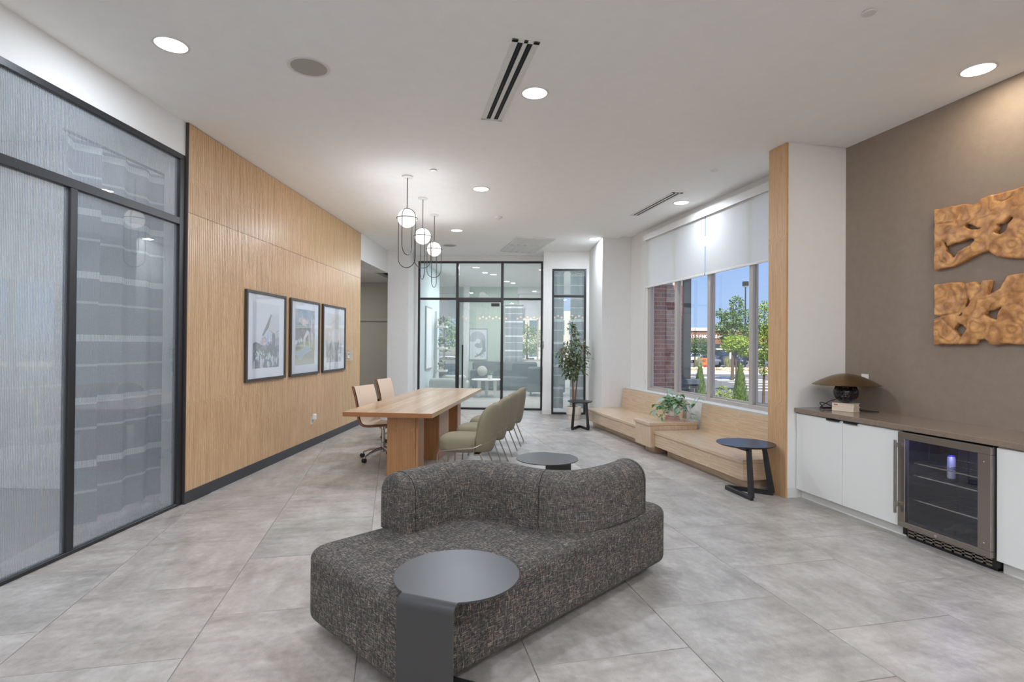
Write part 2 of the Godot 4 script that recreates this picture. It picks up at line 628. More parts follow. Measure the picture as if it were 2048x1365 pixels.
func print_swirl() -> ImageTexture:
	var im := Image.create(192, 320, false, Image.FORMAT_RGBA8)
	im.fill(rgb(216, 222, 224))
	for k in 14:
		var r0 := 0.16 + 0.028 * k
		var pts := []
		var back := []
		for s in 30:
			var a := -2.6 + 5.6 * s / 29.0
			var r := r0 * (1.0 - 0.5 * s / 29.0)
			pts.append(Vector2(0.5 + cos(a - 0.6) * r * 1.1, 0.40 + sin(a - 0.6) * r * 0.72))
			back.append(Vector2(0.5 + cos(a - 0.6) * (r + 0.011) * 1.1, 0.40 + sin(a - 0.6) * (r + 0.011) * 0.72))
		back.reverse()
		fill_poly(im, pts + back, rgb(118, 128, 132))
	fill_poly(im, P2([0.72, 0.34, 0.9, 0.4, 0.94, 0.72, 0.62, 0.88, 0.3, 0.94, 0.28, 0.9, 0.6, 0.8, 0.74, 0.66]), rgb(140, 150, 154))
	speckle(im, Rect2(0.34, 0.8, 0.5, 0.12), [rgb(100, 110, 114), rgb(170, 178, 180)], 50, 0.018, 31)
	return ImageTexture.create_from_image(im)

func marble_tex() -> ImageTexture:
	var S := 256
	var a := noise_bytes(S, S, 0.012, 41, 4)
	var b := noise_bytes(S, S, 0.03, 42, 4)
	var out := PackedByteArray()
	out.resize(S * S * 3)
	for y in S:
		for x in S:
			var q := y * S + x
			var w := absf(sin((x + y * 0.8) / S * TAU * 1.0 + a[q] / 255.0 * 5.0))
			var t := clampf(1.0 - w * 5.0, 0.0, 1.0) * 0.8 + clampf((b[q] / 255.0 - 0.62) * 2.0, 0.0, 1.0) * 0.5
			out[q * 3] = int(lerpf(30, 190, t)); out[q * 3 + 1] = int(lerpf(29, 172, t)); out[q * 3 + 2] = int(lerpf(32, 162, t))
	return tex(S, S, out)

func teak_tex() -> ImageTexture:
	# root wood: long grain lines bent round knots
	var S := 768
	var w1 := noise_bytes(S, S, 0.0035, 51, 2)
	var w2 := noise_bytes(S, S, 0.0045, 54, 2)
	var f := noise_bytes(S, S, 0.09, 53, 2)
	var br := noise_bytes(S, S, 0.008, 55, 3)
	var out := PackedByteArray()
	out.resize(S * S * 3)
	for y in S:
		for x in S:
			var q := y * S + x
			var ph := w1[q] / 255.0 * 17.0 + w2[q] / 255.0 * 13.0
			var r := pow(0.5 + 0.5 * sin(ph), 2.0) * 0.26 + (0.5 + 0.5 * sin(ph * 6.3 + 1.0)) * 0.07
			var t := clampf(r + 0.72 * (br[q] / 255.0 - 0.28) + 0.16 * (f[q] / 255.0 - 0.5), 0.0, 1.0)
			out[q * 3] = int(lerpf(226, 112, t)); out[q * 3 + 1] = int(lerpf(176, 66, t)); out[q * 3 + 2] = int(lerpf(118, 32, t))
	return tex(S, S, out)

func curtain_tex() -> ImageTexture:
	# woven curtain: dark sheer ground with pale woven bands, thick and thin by turns (real dye, one repeat 0.56 m)
	var W := 64
	var H := 512
	var n := noise_bytes(64, 512, 0.3, 61, 2)
	var out := PackedByteArray()
	out.resize(W * H * 3)
	for y in H:
		var f := float(y) / H
		var band := 0.0
		if f > 0.05 and f < 0.16: band = 1.0
		if f > 0.52 and f < 0.56: band = 0.8
		var line := 0.06 * sin(y * 2.2)
		for x in W:
			var q := y * W + x
			var t := clampf(band * 0.85 + 0.12 * (n[q] / 255.0) + line, 0.0, 1.0)
			out[q * 3] = int(lerpf(142, 240, t)); out[q * 3 + 1] = int(lerpf(148, 243, t)); out[q * 3 + 2] = int(lerpf(152, 244, t))
	return tex(W, H, out)

func reed_tex() -> ImageTexture:
	# fluted back of the glass: thin ribs, denser where the rib is thick
	var W := 256
	var H := 8
	var out := PackedByteArray()
	out.resize(W * H * 4)
	for y in H:
		for x in W:
			var s := 0.5 + 0.5 * cos(TAU * (x % 16) / 16.0)
			var k := (y * W + x) * 4
			out[k] = int(lerpf(110, 210, s)); out[k + 1] = int(lerpf(120, 220, s)); out[k + 2] = int(lerpf(132, 230, s))
			out[k + 3] = int(lerpf(36, 128, s))
	return tex(W, H, out, true)

func textured(called: String, t: Texture2D, tint: Color, rough: float, sc: Vector3, tri := false, world := false) -> StandardMaterial3D:
	var m := mat(called, tint, rough)
	m.albedo_texture = t
	m.uv1_scale = sc
	m.uv1_triplanar = tri
	m.uv1_world_triplanar = world
	return m

func glass(called: String, c: Color, a: float, spec := 0.5) -> StandardMaterial3D:
	var m := mat(called, Color(c, a), 0.0)
	m.transparency = BaseMaterial3D.TRANSPARENCY_ALPHA
	m.metallic_specular = spec
	return m

func glow(called: String, c: Color, e: float) -> StandardMaterial3D:
	var m := mat(called, c, 0.5)
	m.emission_enabled = true
	m.emission = c
	m.emission_energy_multiplier = e
	return m

func relief(m: StandardMaterial3D, w: int, freq: float, sd: int, strength: float, octaves := 3) -> void:
	var im := Image.create_from_data(w, w, false, Image.FORMAT_L8, noise_bytes(w, w, freq, sd, octaves))
	im.convert(Image.FORMAT_RGB8)
	im.bump_map_to_normal_map(strength)
	m.normal_enabled = true
	m.normal_texture = ImageTexture.create_from_image(im)

func make_materials() -> void:
	var oak := wood_tex(101, rgb(232, 212, 186), rgb(196, 164, 130))
	var oak2 := wood_tex(202, rgb(232, 214, 190), rgb(196, 168, 138), 14.0, 0.35)
	# wall panels: three veneer leaves of slightly different tone
	textured("panel_oak_a", oak, rgb(250, 236, 218), 0.30, Vector3(0.6, 1.3, 1))
	textured("panel_oak_b", oak, rgb(245, 231, 213), 0.30, Vector3(0.6, 1.3, 1))
	textured("panel_oak_c", oak, rgb(246, 238, 216), 0.30, Vector3(0.6, 1.3, 1))
	textured("bench_oak", oak2, rgb(242, 236, 229), 0.22, Vector3(0.7, 1.6, 1))
	textured("table_oak", oak2, rgb(232, 212, 190), 0.24, Vector3(0.6, 1.4, 1))
	textured("table_oak_b", oak2, rgb(222, 200, 176), 0.24, Vector3(0.6, 1.4, 1))
	textured("table_oak_c", oak2, rgb(240, 222, 202), 0.24, Vector3(0.6, 1.4, 1))
	textured("leg_oak", oak2, rgb(204, 164, 124), 0.4, Vector3(0.6, 1.2, 1))
	textured("column_oak", oak, rgb(240, 220, 196), 0.4, Vector3(0.6, 1.3, 1))
	for nm in ["bench_oak", "table_oak", "table_oak_b", "table_oak_c", "leg_oak"]:
		M[nm].clearcoat_enabled = true
		M[nm].clearcoat = 0.4
		M[nm].clearcoat_roughness = 0.32
	textured("teak", teak_tex(), rgb(255, 246, 236), 0.36, Vector3(1.25, 1.25, 1.25), true)
	textured("end_grain", oak2, rgb(190, 142, 104), 0.5, Vector3(3.0, 8.0, 1))
	var st := noise_bytes(512, 512, 0.008, 301, 4)
	var st2 := noise_bytes(512, 512, 0.05, 302, 4)
	var st3 := noise_bytes(512, 512, 0.3, 303, 2)
	var st4 := noise_bytes(64, 512, 0.03, 304, 3, 512, 512)
	var stone := ramp_tex(512, 512, [[st, 0.8], [st2, 0.5], [st3, 0.35], [st4, 0.5]], rgb(162, 157, 152), rgb(202, 198, 194))
	for k in 4:
		var f := textured("tile_%d" % k, stone, [rgb(250, 247, 244), rgb(240, 238, 236), rgb(246, 240, 236), rgb(236, 235, 231)][k], 0.36, Vector3(0.625, 0.625, 1))
		relief(f, 256, 0.06, 305, 0.7)
	mat("grout", rgb(160, 153, 146), 0.9)
	var paint := ramp_tex(256, 256, [[noise_bytes(256, 256, 0.05, 311, 3), 0.6]], rgb(244, 244, 243), rgb(249, 249, 248))
	textured("white_paint", paint, rgb(238, 237, 235), 0.75, Vector3(0.5, 0.5, 0.5), true, true)
	textured("ceiling_paint", paint, rgb(255, 254, 252), 0.85, Vector3(0.4, 0.4, 0.4), true, true)
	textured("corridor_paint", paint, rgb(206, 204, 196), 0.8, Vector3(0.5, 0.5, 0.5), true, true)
	textured("lounge_blue", paint, rgb(206, 222, 226), 0.8, Vector3(0.5, 0.5, 0.5), true, true)
	textured("lounge_green", paint, rgb(196, 208, 194), 0.8, Vector3(0.5, 0.5, 0.5), true, true)
	mat("trim_white", rgb(224, 222, 218), 0.45)
	var vinyl := ramp_tex(256, 256, [[noise_bytes(256, 256, 0.35, 321, 2), 0.7], [noise_bytes(256, 256, 0.03, 322, 3), 0.4]], rgb(136, 121, 108), rgb(152, 137, 123))
	textured("brown_vinyl", vinyl, Color(1, 1, 1), 0.62, Vector3(1.2, 1.2, 1.2), true, true)
	mat("black_frame", rgb(38, 38, 41), 0.4)
	mat("dark_base", rgb(62, 62, 66), 0.5)
	mat("edge_bronze", rgb(66, 58, 54), 0.5)
	mat("taupe_frame", rgb(184, 176, 168), 0.4, 0.15)
	mat("cabinet_white", rgb(232, 232, 229), 0.35)
	var cs := ramp_tex(256, 256, [[noise_bytes(256, 256, 0.3, 331, 2), 0.8], [noise_bytes(256, 256, 0.04, 332, 3), 0.5]], rgb(126, 110, 97), rgb(150, 133, 118))
	textured("taupe_stone", cs, Color(1, 1, 1), 0.12, Vector3(1.5, 1.5, 1.5), true, true)
	mat("steel", rgb(150, 143, 136), 0.3, 0.85)
	mat("chrome", rgb(200, 198, 195), 0.15, 1.0)
	mat("chair_metal", rgb(168, 160, 150), 0.3, 0.9)
	mat("black_plastic", rgb(28, 28, 30), 0.45)
	mat("black_metal", rgb(52, 52, 54), 0.42, 0.2)
	textured("black_wood", wood_tex(401, rgb(46, 46, 48), rgb(24, 24, 26), 18.0, 0.6), Color(1, 1, 1), 0.32, Vector3(1.5, 3, 1))
	textured("tweed", tweed_tex(), rgb(255, 252, 249), 0.95, Vector3(1.7, 1.7, 1.7), true)
	var felt := ramp_tex(256, 256, [[noise_bytes(256, 256, 0.25, 341, 3), 0.9]], rgb(122, 112, 90), rgb(149, 140, 118))
	textured("green_felt", felt, Color(1, 1, 1), 0.95, Vector3(2.5, 2.5, 2.5), true)
	mat("tan_leather", rgb(222, 196, 172), 0.3)
	mat("leather_edge", rgb(128, 84, 52), 0.45)
	mat("brass", rgb(126, 102, 70), 0.28, 0.9)
	textured("black_marble", marble_tex(), Color(1, 1, 1), 0.18, Vector3(3.2, 3.2, 3.2), true)
	mat("paper", rgb(232, 210, 184), 0.7)
	mat("book_red", rgb(176, 60, 52), 0.6)
	mat("book_pink", rgb(206, 160, 152), 0.6)
	mat("book_white", rgb(228, 220, 214), 0.6)
	mat("pot_white", rgb(230, 226, 218), 0.5)
	mat("pot_cream", rgb(222, 212, 198), 0.6)
	mat("soil", rgb(52, 42, 34), 0.95)
	mat("moss", rgb(70, 66, 40), 0.95)
	mat("stem", rgb(126, 96, 74), 0.8)
	mat("bark", rgb(96, 80, 64), 0.9)
	var lf := mat("leaf", Color(1, 1, 1), 0.5)
	lf.vertex_color_use_as_albedo = true
	lf.backlight_enabled = true
	lf.backlight = Color(0.6, 0.66, 0.4)
	var sh := mat("shade_cloth", rgb(240, 240, 238), 0.9)
	sh.backlight_enabled = true
	sh.backlight = Color(1, 1, 0.98)
	var cu := textured("curtain_cloth", curtain_tex(), Color(1, 1, 1), 0.9, Vector3(1, 1, 1))
	cu.backlight_enabled = true
	cu.backlight = Color(0.4, 0.4, 0.4)
	glass("clear_pane", rgb(200, 215, 218), 0.012, 0.4)
	glass("partition_pane", rgb(194, 216, 216), 0.20, 0.65)
	glass("reed_pane", rgb(190, 200, 208), 0.10, 0.6)
	var rd := mat("reed_ribs", Color(1, 1, 1), 0.4)
	rd.albedo_texture = reed_tex()
	rd.transparency = BaseMaterial3D.TRANSPARENCY_ALPHA
	glass("cooler_pane", rgb(50, 62, 80), 0.10, 0.65)
	glass("picture_pane", rgb(232, 238, 246), 0.14)
	glass("cover_pane", rgb(230, 235, 238), 0.12)
	glow("lamp_lens", rgb(255, 250, 242), 2.4)
	glow("globe_glow", rgb(255, 250, 244), 0.8)
	glow("warm_bulb", rgb(255, 206, 160), 5.0)
	glow("blue_led", rgb(110, 90, 255), 1.5)
	for a in [["print_peak", print_peak()], ["print_valley", print_valley()], ["print_sun", print_sun()], ["print_swirl", print_swirl()]]:
		var pm := textured(a[0], a[1], Color(1, 1, 1), 0.6, Vector3(1, 1, 1))
		pm.texture_repeat = false
	mat("mount_white", rgb(232, 235, 240), 0.7)
	mat("frame_brown", rgb(72, 66, 60), 0.4)
	mat("device_white", rgb(235, 234, 230), 0.4)
	mat("speaker_mesh", rgb(176, 172, 164), 0.8)
	mat("slot_dark", rgb(22, 21, 20), 0.8)
	mat("sheet_metal", rgb(66, 65, 66), 0.38, 0.15)
	mat("tweed_seam", rgb(30, 29, 29), 0.95)
	mat("can_silver", rgb(206, 206, 210), 0.35, 0.3)
	mat("violet", rgb(110, 80, 200), 0.35, 0.4)
	glass("bottle_glass", rgb(70, 74, 60), 0.55)
	mat("vine", rgb(98, 120, 66), 0.7)
	mat("frame_grey", rgb(140, 148, 150), 0.5)
	mat("dark_sofa", rgb(84, 88, 92), 0.9)
	mat("pale_sofa", rgb(176, 178, 170), 0.9)
	mat("blue_sofa", rgb(84, 98, 112), 0.9)
	textured("asphalt", ramp_tex(256, 256, [[noise_bytes(256, 256, 0.2, 501, 3), 0.8]], rgb(98, 98, 97), rgb(118, 117, 115)), Color(1, 1, 1), 0.9, Vector3(0.2, 0.2, 0.2), true, true)
	mat("mulch", rgb(110, 88, 66), 0.95)
	mat("concrete", rgb(196, 182, 164), 0.9)
	mat("road_white", rgb(236, 236, 232), 0.8)
	var rk := mat("rock", Color(1, 1, 1), 0.9)
	rk.vertex_color_use_as_albedo = true
	mat("shop_brick", rgb(140, 100, 82), 0.9)
	mat("shop_dark", rgb(112, 100, 92), 0.9)
	mat("shop_cream", rgb(214, 214, 200), 0.8)
	mat("shop_glass", rgb(110, 130, 140), 0.15, 0.2)
	mat("teal", rgb(90, 200, 205), 0.6)
	mat("car_blue", rgb(48, 62, 82), 0.25, 0.3)
	mat("car_silver", rgb(170, 174, 178), 0.3, 0.4)
	mat("car_dark", rgb(76, 68, 64), 0.3, 0.3)
	mat("car_white", rgb(226, 226, 222), 0.3)
	mat("car_pale", rgb(128, 150, 172), 0.3, 0.3)
	mat("car_glass", rgb(52, 66, 80), 0.08, 0.2)
	mat("tail_red", rgb(190, 50, 44), 0.4)
	mat("orange", rgb(232, 120, 50), 0.7)
	mat("mortar", rgb(196, 194, 184), 0.95)
	mat("brick_0", rgb(158, 100, 86), 0.9)
	mat("brick_1", rgb(146, 92, 80), 0.9)
	mat("brick_2", rgb(168, 112, 96), 0.9)
	mat("brick_dark", rgb(56, 58, 64), 0.7)
	mat("dark_stone", rgb(80, 90, 102), 0.6)
	mat("dark_void", rgb(40, 42, 46), 0.7)

# ---------------------------------------------------------------- the setting
func lnode(called: String, label: String, category: String) -> Node3D:
	# a piece of the setting that stands in the skewed frame
	return thing(called, label, category, Vector3.ZERO, YL, "", "structure")

func wpoly(pts: Array) -> PackedVector2Array:
	var out := PackedVector2Array()
	for p in pts: out.append(p)
	return out

func l2(x: float, z: float) -> Vector2:
	var p := lp(x, 0, z)
	return Vector2(p.x, p.z)

func build_floor() -> void:
	var fl := thing("floor", "large square grey stone-look tiles laid in running bond", "floor", Vector3.ZERO, 0.0, "", "structure")
	part(fl, "grout_bed", gbox(Vector3(-9.5, -0.16, -14.2), Vector3(4.60, -0.005, 6.8)), M.grout)
	var lo := gbox(Vector3(-6.5, -0.17, -19.2), Vector3(2.4, -0.006, -12.3))
	var lb := part(fl, "lounge_bed", lo, M.tile_1)
	lb.rotation.y = YL
	var S := 0.805
	var meshes := []
	for k in 6:
		var g := Geo.new()
		g.uvo = Vector2(0.37 * k, 0.53 * k)
		g.box(Vector3(-S / 2 + 0.0025, -0.012, -S / 2 + 0.0025), Vector3(S / 2 - 0.0025, 0, S / 2 - 0.0025), k % 2 * 2, 0.0012)
		meshes.append(g.mesh())
	var r := RandomNumberGenerator.new()
	r.seed = 5
	for k in range(-5, 8):
		var x := -1.765 + S * (k + 0.5)
		for j in range(-15, 6):
			var z := (-2.85 if k % 2 == 0 else -2.45) + S * (j + 0.5)
			var q := LB.inverse() * Vector3(x, 0, z)
			if x + S / 2 > 4.605 or q.x < -3.75 or z > 1.3 or q.z < -12.75: continue
			if q.z > -9.3 and q.x < -3.6: continue
			var t := part(fl, "tile", meshes[r.randi() % 6], M["tile_%d" % (r.randi() % 4)], Vector3(x, 0, z))
			t.rotation.y = PI * (r.randi() % 2)
	# the strip by the window and cabinets where a whole tile does not fit
	for k in 8:
		var z := -9.75 + k * 1.61
		part(fl, "cut_tile", gbox(Vector3(3.873, -0.012, z), Vector3(4.598, 0, z + 1.605), 2, 0.001), M["tile_%d" % (k % 4)])

func build_ceiling() -> void:
	var c := thing("ceiling", "smooth white painted plaster ceiling", "ceiling", Vector3.ZERO, 0.0, "", "structure")
	part(c, "main_slab", gbox(Vector3(-9.5, CEIL, -14.2), Vector3(4.16, CEIL + 0.2, 6.8)), M.ceiling_paint)
	part(c, "window_strip", gbox(Vector3(4.16, CEIL + 0.035, -9.9), Vector3(4.62, CEIL + 0.2, -4.66)), M.ceiling_paint)
	part(c, "counter_strip", gbox(Vector3(4.16, CEIL, -4.66), Vector3(4.7, CEIL + 0.2, 6.8)), M.ceiling_paint)
	part(c, "far_strip", gbox(Vector3(4.16, CEIL, -14.2), Vector3(6.2, CEIL + 0.2, -9.9)), M.ceiling_paint)
	var lo := part(c, "lounge_slab", gbox(Vector3(-6.5, CEIL - 0.012, -19.2), Vector3(2.4, CEIL + 0.18, -12.52)), M.ceiling_paint)
	lo.rotation.y = YL

func frame_bars(parent: Node3D, m: Material, x0: float, x1: float, y0: float, y1: float, z0: float, z1: float, w: float, names := ["jamb", "jamb", "sill_rail", "head_rail"]) -> void:
	# rectangular frame in a plane across z (bars run in x and y)
	part(parent, names[0], gbox(Vector3(x0, y0, z0), Vector3(x0 + w, y1, z1), 1, 0.003), m)
	part(parent, names[1], gbox(Vector3(x1 - w, y0, z0), Vector3(x1, y1, z1), 1, 0.003), m)
	part(parent, names[2], gbox(Vector3(x0 + w, y0, z0), Vector3(x1 - w, y0 + w, z1), 0, 0.003), m)
	part(parent, names[3], gbox(Vector3(x0 + w, y1 - w, z0), Vector3(x1 - w, y1, z1), 0, 0.003), m)

func build_left() -> void:
	var X := -3.217
	var XG := -3.245
	var w := lnode("wall_left", "left wall: fluted oak veneer panels with white plaster over the glazing", "wall")
	part(w, "plaster_band", gbox(Vector3(-3.45, 3.225, -4.885), Vector3(XG, CEIL, 4.4)), M.white_paint)
	part(w, "core", gbox(Vector3(-3.45, 0, -9.87), Vector3(X - 0.022, CEIL, -4.885)), M.white_paint)
	part(w, "edge_strip", gbox(Vector3(X - 0.03, 0, -4.885), Vector3(X - 0.0005, CEIL - 0.004, -4.875), 1), M.edge_bronze)
	# fluted veneer panels, ribs are real relief: 29 mm pitch, 4 mm deep
	var seams := [-4.886, -6.25, -7.60, -8.97, -9.87]
	var rows := [[0.112, 2.705], [2.709, 3.532]]
	var mats := ["panel_oak_a", "panel_oak_b", "panel_oak_a", "panel_oak_c", "panel_oak_b", "panel_oak_a", "panel_oak_c", "panel_oak_c"]
	var q := 0
	for row in rows:
		for k in 4:
			var g := Geo.new()
			var za: float = seams[k] - 0.001
			var zb: float = seams[k + 1] + 0.001
			var n := int((za - zb) / 0.029)
			var pitch := (za - zb) / n
			var off := Vector2(0.31 * q, 0.47 * q)
			for s in n:
				var z0 := za - s * pitch
				var pr := [[z0, X], [z0 - pitch * 0.60, X], [z0 - pitch * 0.66, X - 0.0045], [z0 - pitch * 0.94, X - 0.0045], [z0 - pitch, X]]
				for e in 4:
					var p0: Array = pr[e]
					var p1: Array = pr[e + 1]
					var hint := Vector3(1, 0, 0)
					g.quad(Vector3(p0[1], row[0], p0[0]), Vector3(p1[1], row[0], p1[0]), Vector3(p1[1], row[1], p1[0]), Vector3(p0[1], row[1], p0[0]), hint, off + Vector2(row[0], p0[0]), off + Vector2(row[0], p1[0]), off + Vector2(row[1], p1[0]), off + Vector2(row[1], p0[0]))
			g.box(Vector3(X - 0.022, row[0], zb), Vector3(X - 0.005, row[1], za), 1)
			part(w, "veneer_panel", g, M[mats[q]])
			q += 1
	var b := lnode("baseboard_left", "dark grey baseboard under the oak panelling", "baseboard")
	part(b, "board", gbox(Vector3(X - 0.022, 0, -8.3), Vector3(X + 0.004, 0.110, -4.872), 2, 0.002), M.dark_base)
	part(b, "board", gbox(Vector3(X - 0.022, 0, -9.87), Vector3(X + 0.004, 0.110, -8.303), 2, 0.002), M.dark_base)
	# glazing with reeded panes
	var gz := lnode("window_2", "black framed partition of reeded glass with curtains behind", "glazing")
	var zs := [-4.86, -3.67, -2.2, -0.73, 0.74, 2.21, 3.68]
	part(gz, "top_rail", gbox(Vector3(XG - 0.05, 3.175, -4.87), Vector3(XG + 0.006, 3.225, 4.4), 2, 0.003), M.black_frame)
	part(gz, "transom", gbox(Vector3(XG - 0.05, 2.575, -4.80), Vector3(XG + 0.006, 2.640, 4.4), 2, 0.003), M.black_frame)
	part(gz, "bottom_rail", gbox(Vector3(XG - 0.05, 0.0, -4.80), Vector3(XG + 0.006, 0.028, 4.4), 2, 0.003), M.black_frame)
	part(gz, "jamb", gbox(Vector3(XG - 0.05, 0, -4.87), Vector3(XG + 0.006, 3.175, -4.80), 1, 0.003), M.black_frame)
	for k in range(1, 7):
		part(gz, "mullion", gbox(Vector3(XG - 0.05, 0.028, zs[k] - 0.03), Vector3(XG + 0.006, 2.575, zs[k] + 0.03), 1, 0.003), M.black_frame)
	for k in 6:
		var z0: float = zs[k] + (0.06 if k == 0 else 0.03)
		var z1: float = zs[k + 1] - 0.03
		pane(gz, XG, 0.028, 2.575, z0, z1)
	for k in [0, 2, 4]:
		pane(gz, XG, 2.64, 3.175, zs[k] + (0.06 if k == 0 else 0.01), zs[k + 2] - 0.01)
	# office behind the reeded glass
	var o := lnode("wall_office", "plain white office walls behind the reeded glass", "wall")
	part(o, "back_wall", gbox(Vector3(-6.5, 0, -6.2), Vector3(-6.4, CEIL, 4.4)), M.white_paint)
	part(o, "side_wall", gbox(Vector3(-6.4, 0, -5.4), Vector3(-3.45, CEIL, -5.3)), M.white_paint)
	part(o, "side_wall", gbox(Vector3(-6.4, 0, 4.3), Vector3(-3.25, CEIL, 4.4)), M.white_paint)
	# bulkhead and corridor
	var c := lnode("wall_corridor", "white bulkhead over the opening to a dim grey corridor", "wall")
	part(c, "bulkhead", gbox(Vector3(-3.50, 3.05, -11.72), Vector3(X, CEIL, -9.87)), M.white_paint)
	part(c, "corridor_ceiling", gbox(Vector3(-8.0, 3.05, -13.6), Vector3(-3.50, 3.12, -9.75)), M.ceiling_paint)
	part(c, "corridor_wall", gbox(Vector3(-8.0, 0, -13.7), Vector3(X, CEIL, -13.55)), M.corridor_paint)
	part(c, "corridor_side", gbox(Vector3(-8.1, 0, -13.6), Vector3(-8.0, CEIL, -9.6)), M.corridor_paint)
	part(c, "corridor_near_wall", gbox(Vector3(-8.0, 0, -9.8), Vector3(-3.45, CEIL, -9.65)), M.corridor_paint)
	part(c, "ledge", gbox(Vector3(-8.0, 2.07, -13.55), Vector3(X, 2.15, -13.49), 0, 0.004), M.corridor_paint)
	part(c, "black_base", gbox(Vector3(-8.0, 0, -13.55), Vector3(X, 0.1, -13.535)), M.black_frame)

func pane(parent: Node3D, XG: float, y0: float, y1: float, z0: float, z1: float) -> void:
	part(parent, "pane", gbox(Vector3(XG - 0.020, y0, z0), Vector3(XG - 0.014, y1, z1)), M.reed_pane)
	var g := Geo.new()
	var x := XG - 0.026
	var k := 1.0 / 0.176          # 16 ribs to a repeat, 11 mm each
	g.quad(Vector3(x, y0, z0), Vector3(x, y0, z1), Vector3(x, y1, z1), Vector3(x, y1, z0), Vector3.RIGHT, Vector2(z0 * k, y0), Vector2(z1 * k, y0), Vector2(z1 * k, y1), Vector2(z0 * k, y1))
	part(parent, "reeding", g, M.reed_ribs)

func build_far() -> void:
	var Z := -12.45
	var w := lnode("wall_far", "white plaster piers and header round the far glazing", "wall")
	part(w, "left_pier", gbox(Vector3(-3.217, 0, -13.5), Vector3(-2.76, CEIL, -11.72)), M.white_paint)
	part(w, "header", gbox(Vector3(-2.76, 3.42, -12.55), Vector3(0.19, CEIL, -12.38)), M.white_paint)
	part(w, "right_pier", gbox(Vector3(0.19, 0, -12.55), Vector3(0.372, CEIL, -11.75)), M.white_paint)
	part(w, "narrow_header", gbox(Vector3(0.372, 3.155, -11.9), Vector3(1.175, CEIL, -11.75)), M.white_paint)
	part(w, "jamb_strip", gbox(Vector3(1.112, 0, -11.9), Vector3(1.175, 3.155, -11.75)), M.white_paint)
	var b := lnode("baseboard_far", "white baseboard round the pier beside the narrow glazing", "baseboard")
	part(b, "board", gbox(Vector3(0.182, 0, -12.3), Vector3(0.374, 0.10, -11.742), 0, 0.002), M.trim_white)
	var gz := lnode("window_3", "wide black framed glass partition at the far end, six lights", "glazing")
	frame_bars(gz, M.black_frame, -2.70, 0.185, 0.0, 3.42, Z - 0.03, Z + 0.03, 0.045)
	part(w, "left_stop", gbox(Vector3(-2.76, 0, Z - 0.03), Vector3(-2.70, 3.42, Z + 0.03)), M.white_paint)
	for x in [-1.785, -0.748]:
		part(gz, "mullion", gbox(Vector3(x - 0.03, 0.0, Z - 0.035), Vector3(x + 0.03, 3.375, Z + 0.035), 1, 0.003), M.black_frame)
	part(gz, "transom", gbox(Vector3(-2.655, 2.525, Z - 0.025), Vector3(0.14, 2.575, Z + 0.025), 0, 0.003), M.black_frame)
	part(gz, "door_head", gbox(Vector3(-1.755, 2.475, Z - 0.032), Vector3(-0.778, 2.58, Z + 0.032), 0, 0.003), M.black_frame)
	var cols := [[-2.655, -1.815], [-1.755, -0.778], [-0.718, 0.14]]
	for k in 3:
		part(gz, "pane", gbox(Vector3(cols[k][0], 2.575, Z - 0.004), Vector3(cols[k][1], 3.375, Z + 0.004)), M.partition_pane)
		if k != 1: part(gz, "pane", gbox(Vector3(cols[k][0], 0.045, Z - 0.004), Vector3(cols[k][1], 2.525, Z + 0.004)), M.partition_pane)
	var d := lnode("door_1", "frameless glass door with tall black pull and black closer", "door")
	part(d, "leaf", gbox(Vector3(-1.735, 0.012, Z - 0.005), Vector3(-0.79, 2.47, Z + 0.005)), M.partition_pane)
	var h := Geo.new()
	h.tube([Vector3(-1.65, 0.45, Z + 0.06), Vector3(-1.65, 1.49, Z + 0.06)], 0.018, 10)
	var hp := part(d, "pull_handle", h, M.black_metal)
	for y in [0.6, 1.35]: part(hp, "standoff", gbox(Vector3(-1.66, y, Z + 0.005), Vector3(-1.64, y + 0.02, Z + 0.06)), M.black_metal)
	part(d, "closer", gbox(Vector3(-1.0, 2.38, Z + 0.006), Vector3(-0.81, 2.45, Z + 0.05), 0, 0.004), M.black_metal)
	part(d, "stile", gbox(Vector3(-1.752, 0.012, Z - 0.012), Vector3(-1.737, 2.47, Z + 0.012)), M.black_frame)
	var nz := lnode("window_4", "narrow black framed glazing behind the potted ficus", "glazing")
	var Zn := -11.79
	frame_bars(nz, M.black_frame, 0.375, 1.11, 0.0, 3.152, Zn - 0.03, Zn + 0.03, 0.042)
	part(nz, "transom", gbox(Vector3(0.417, 2.54, Zn - 0.025), Vector3(1.068, 2.585, Zn + 0.025), 0, 0.003), M.black_frame)
	part(nz, "pane", gbox(Vector3(0.417, 0.042, Zn - 0.004), Vector3(1.068, 2.54, Zn + 0.004)), M.partition_pane)
	part(nz, "pane", gbox(Vector3(0.417, 2.585, Zn - 0.004), Vector3(1.068, 3.11, Zn + 0.004)), M.partition_pane)
	# lounge shell behind
	var lw := lnode("wall_lounge", "pale lounge walls seen through the far glass", "wall")
	part(lw, "left_wall", gbox(Vector3(-2.85, 0, -15.35), Vector3(-2.72, CEIL, -12.55)), M.lounge_blue)
	part(lw, "alcove_wall", gbox(Vector3(-5.1, 0, -19.2), Vector3(-5.0, CEIL, -13.6)), M.lounge_blue)
	part(lw, "back_end", gbox(Vector3(-5.0, 0, -19.2), Vector3(-3.68, CEIL, -19.0)), M.white_paint)
	part(lw, "right_wall", gbox(Vector3(2.25, 0, -19.2), Vector3(2.4, CEIL, -11.9)), M.white_paint)
	part(lw, "front_right_wall", gbox(Vector3(1.175, 0, -12.02), Vector3(2.3, CEIL, -11.75)), M.white_paint)
	# back wall with two window openings
	part(lw, "back_pier", gbox(Vector3(-2.72, 0, -19.2), Vector3(-0.60, CEIL, -19.0)), M.lounge_green)
	part(lw, "back_apron", gbox(Vector3(-3.68, 0, -19.2), Vector3(-2.72, 0.93, -19.0)), M.white_paint)
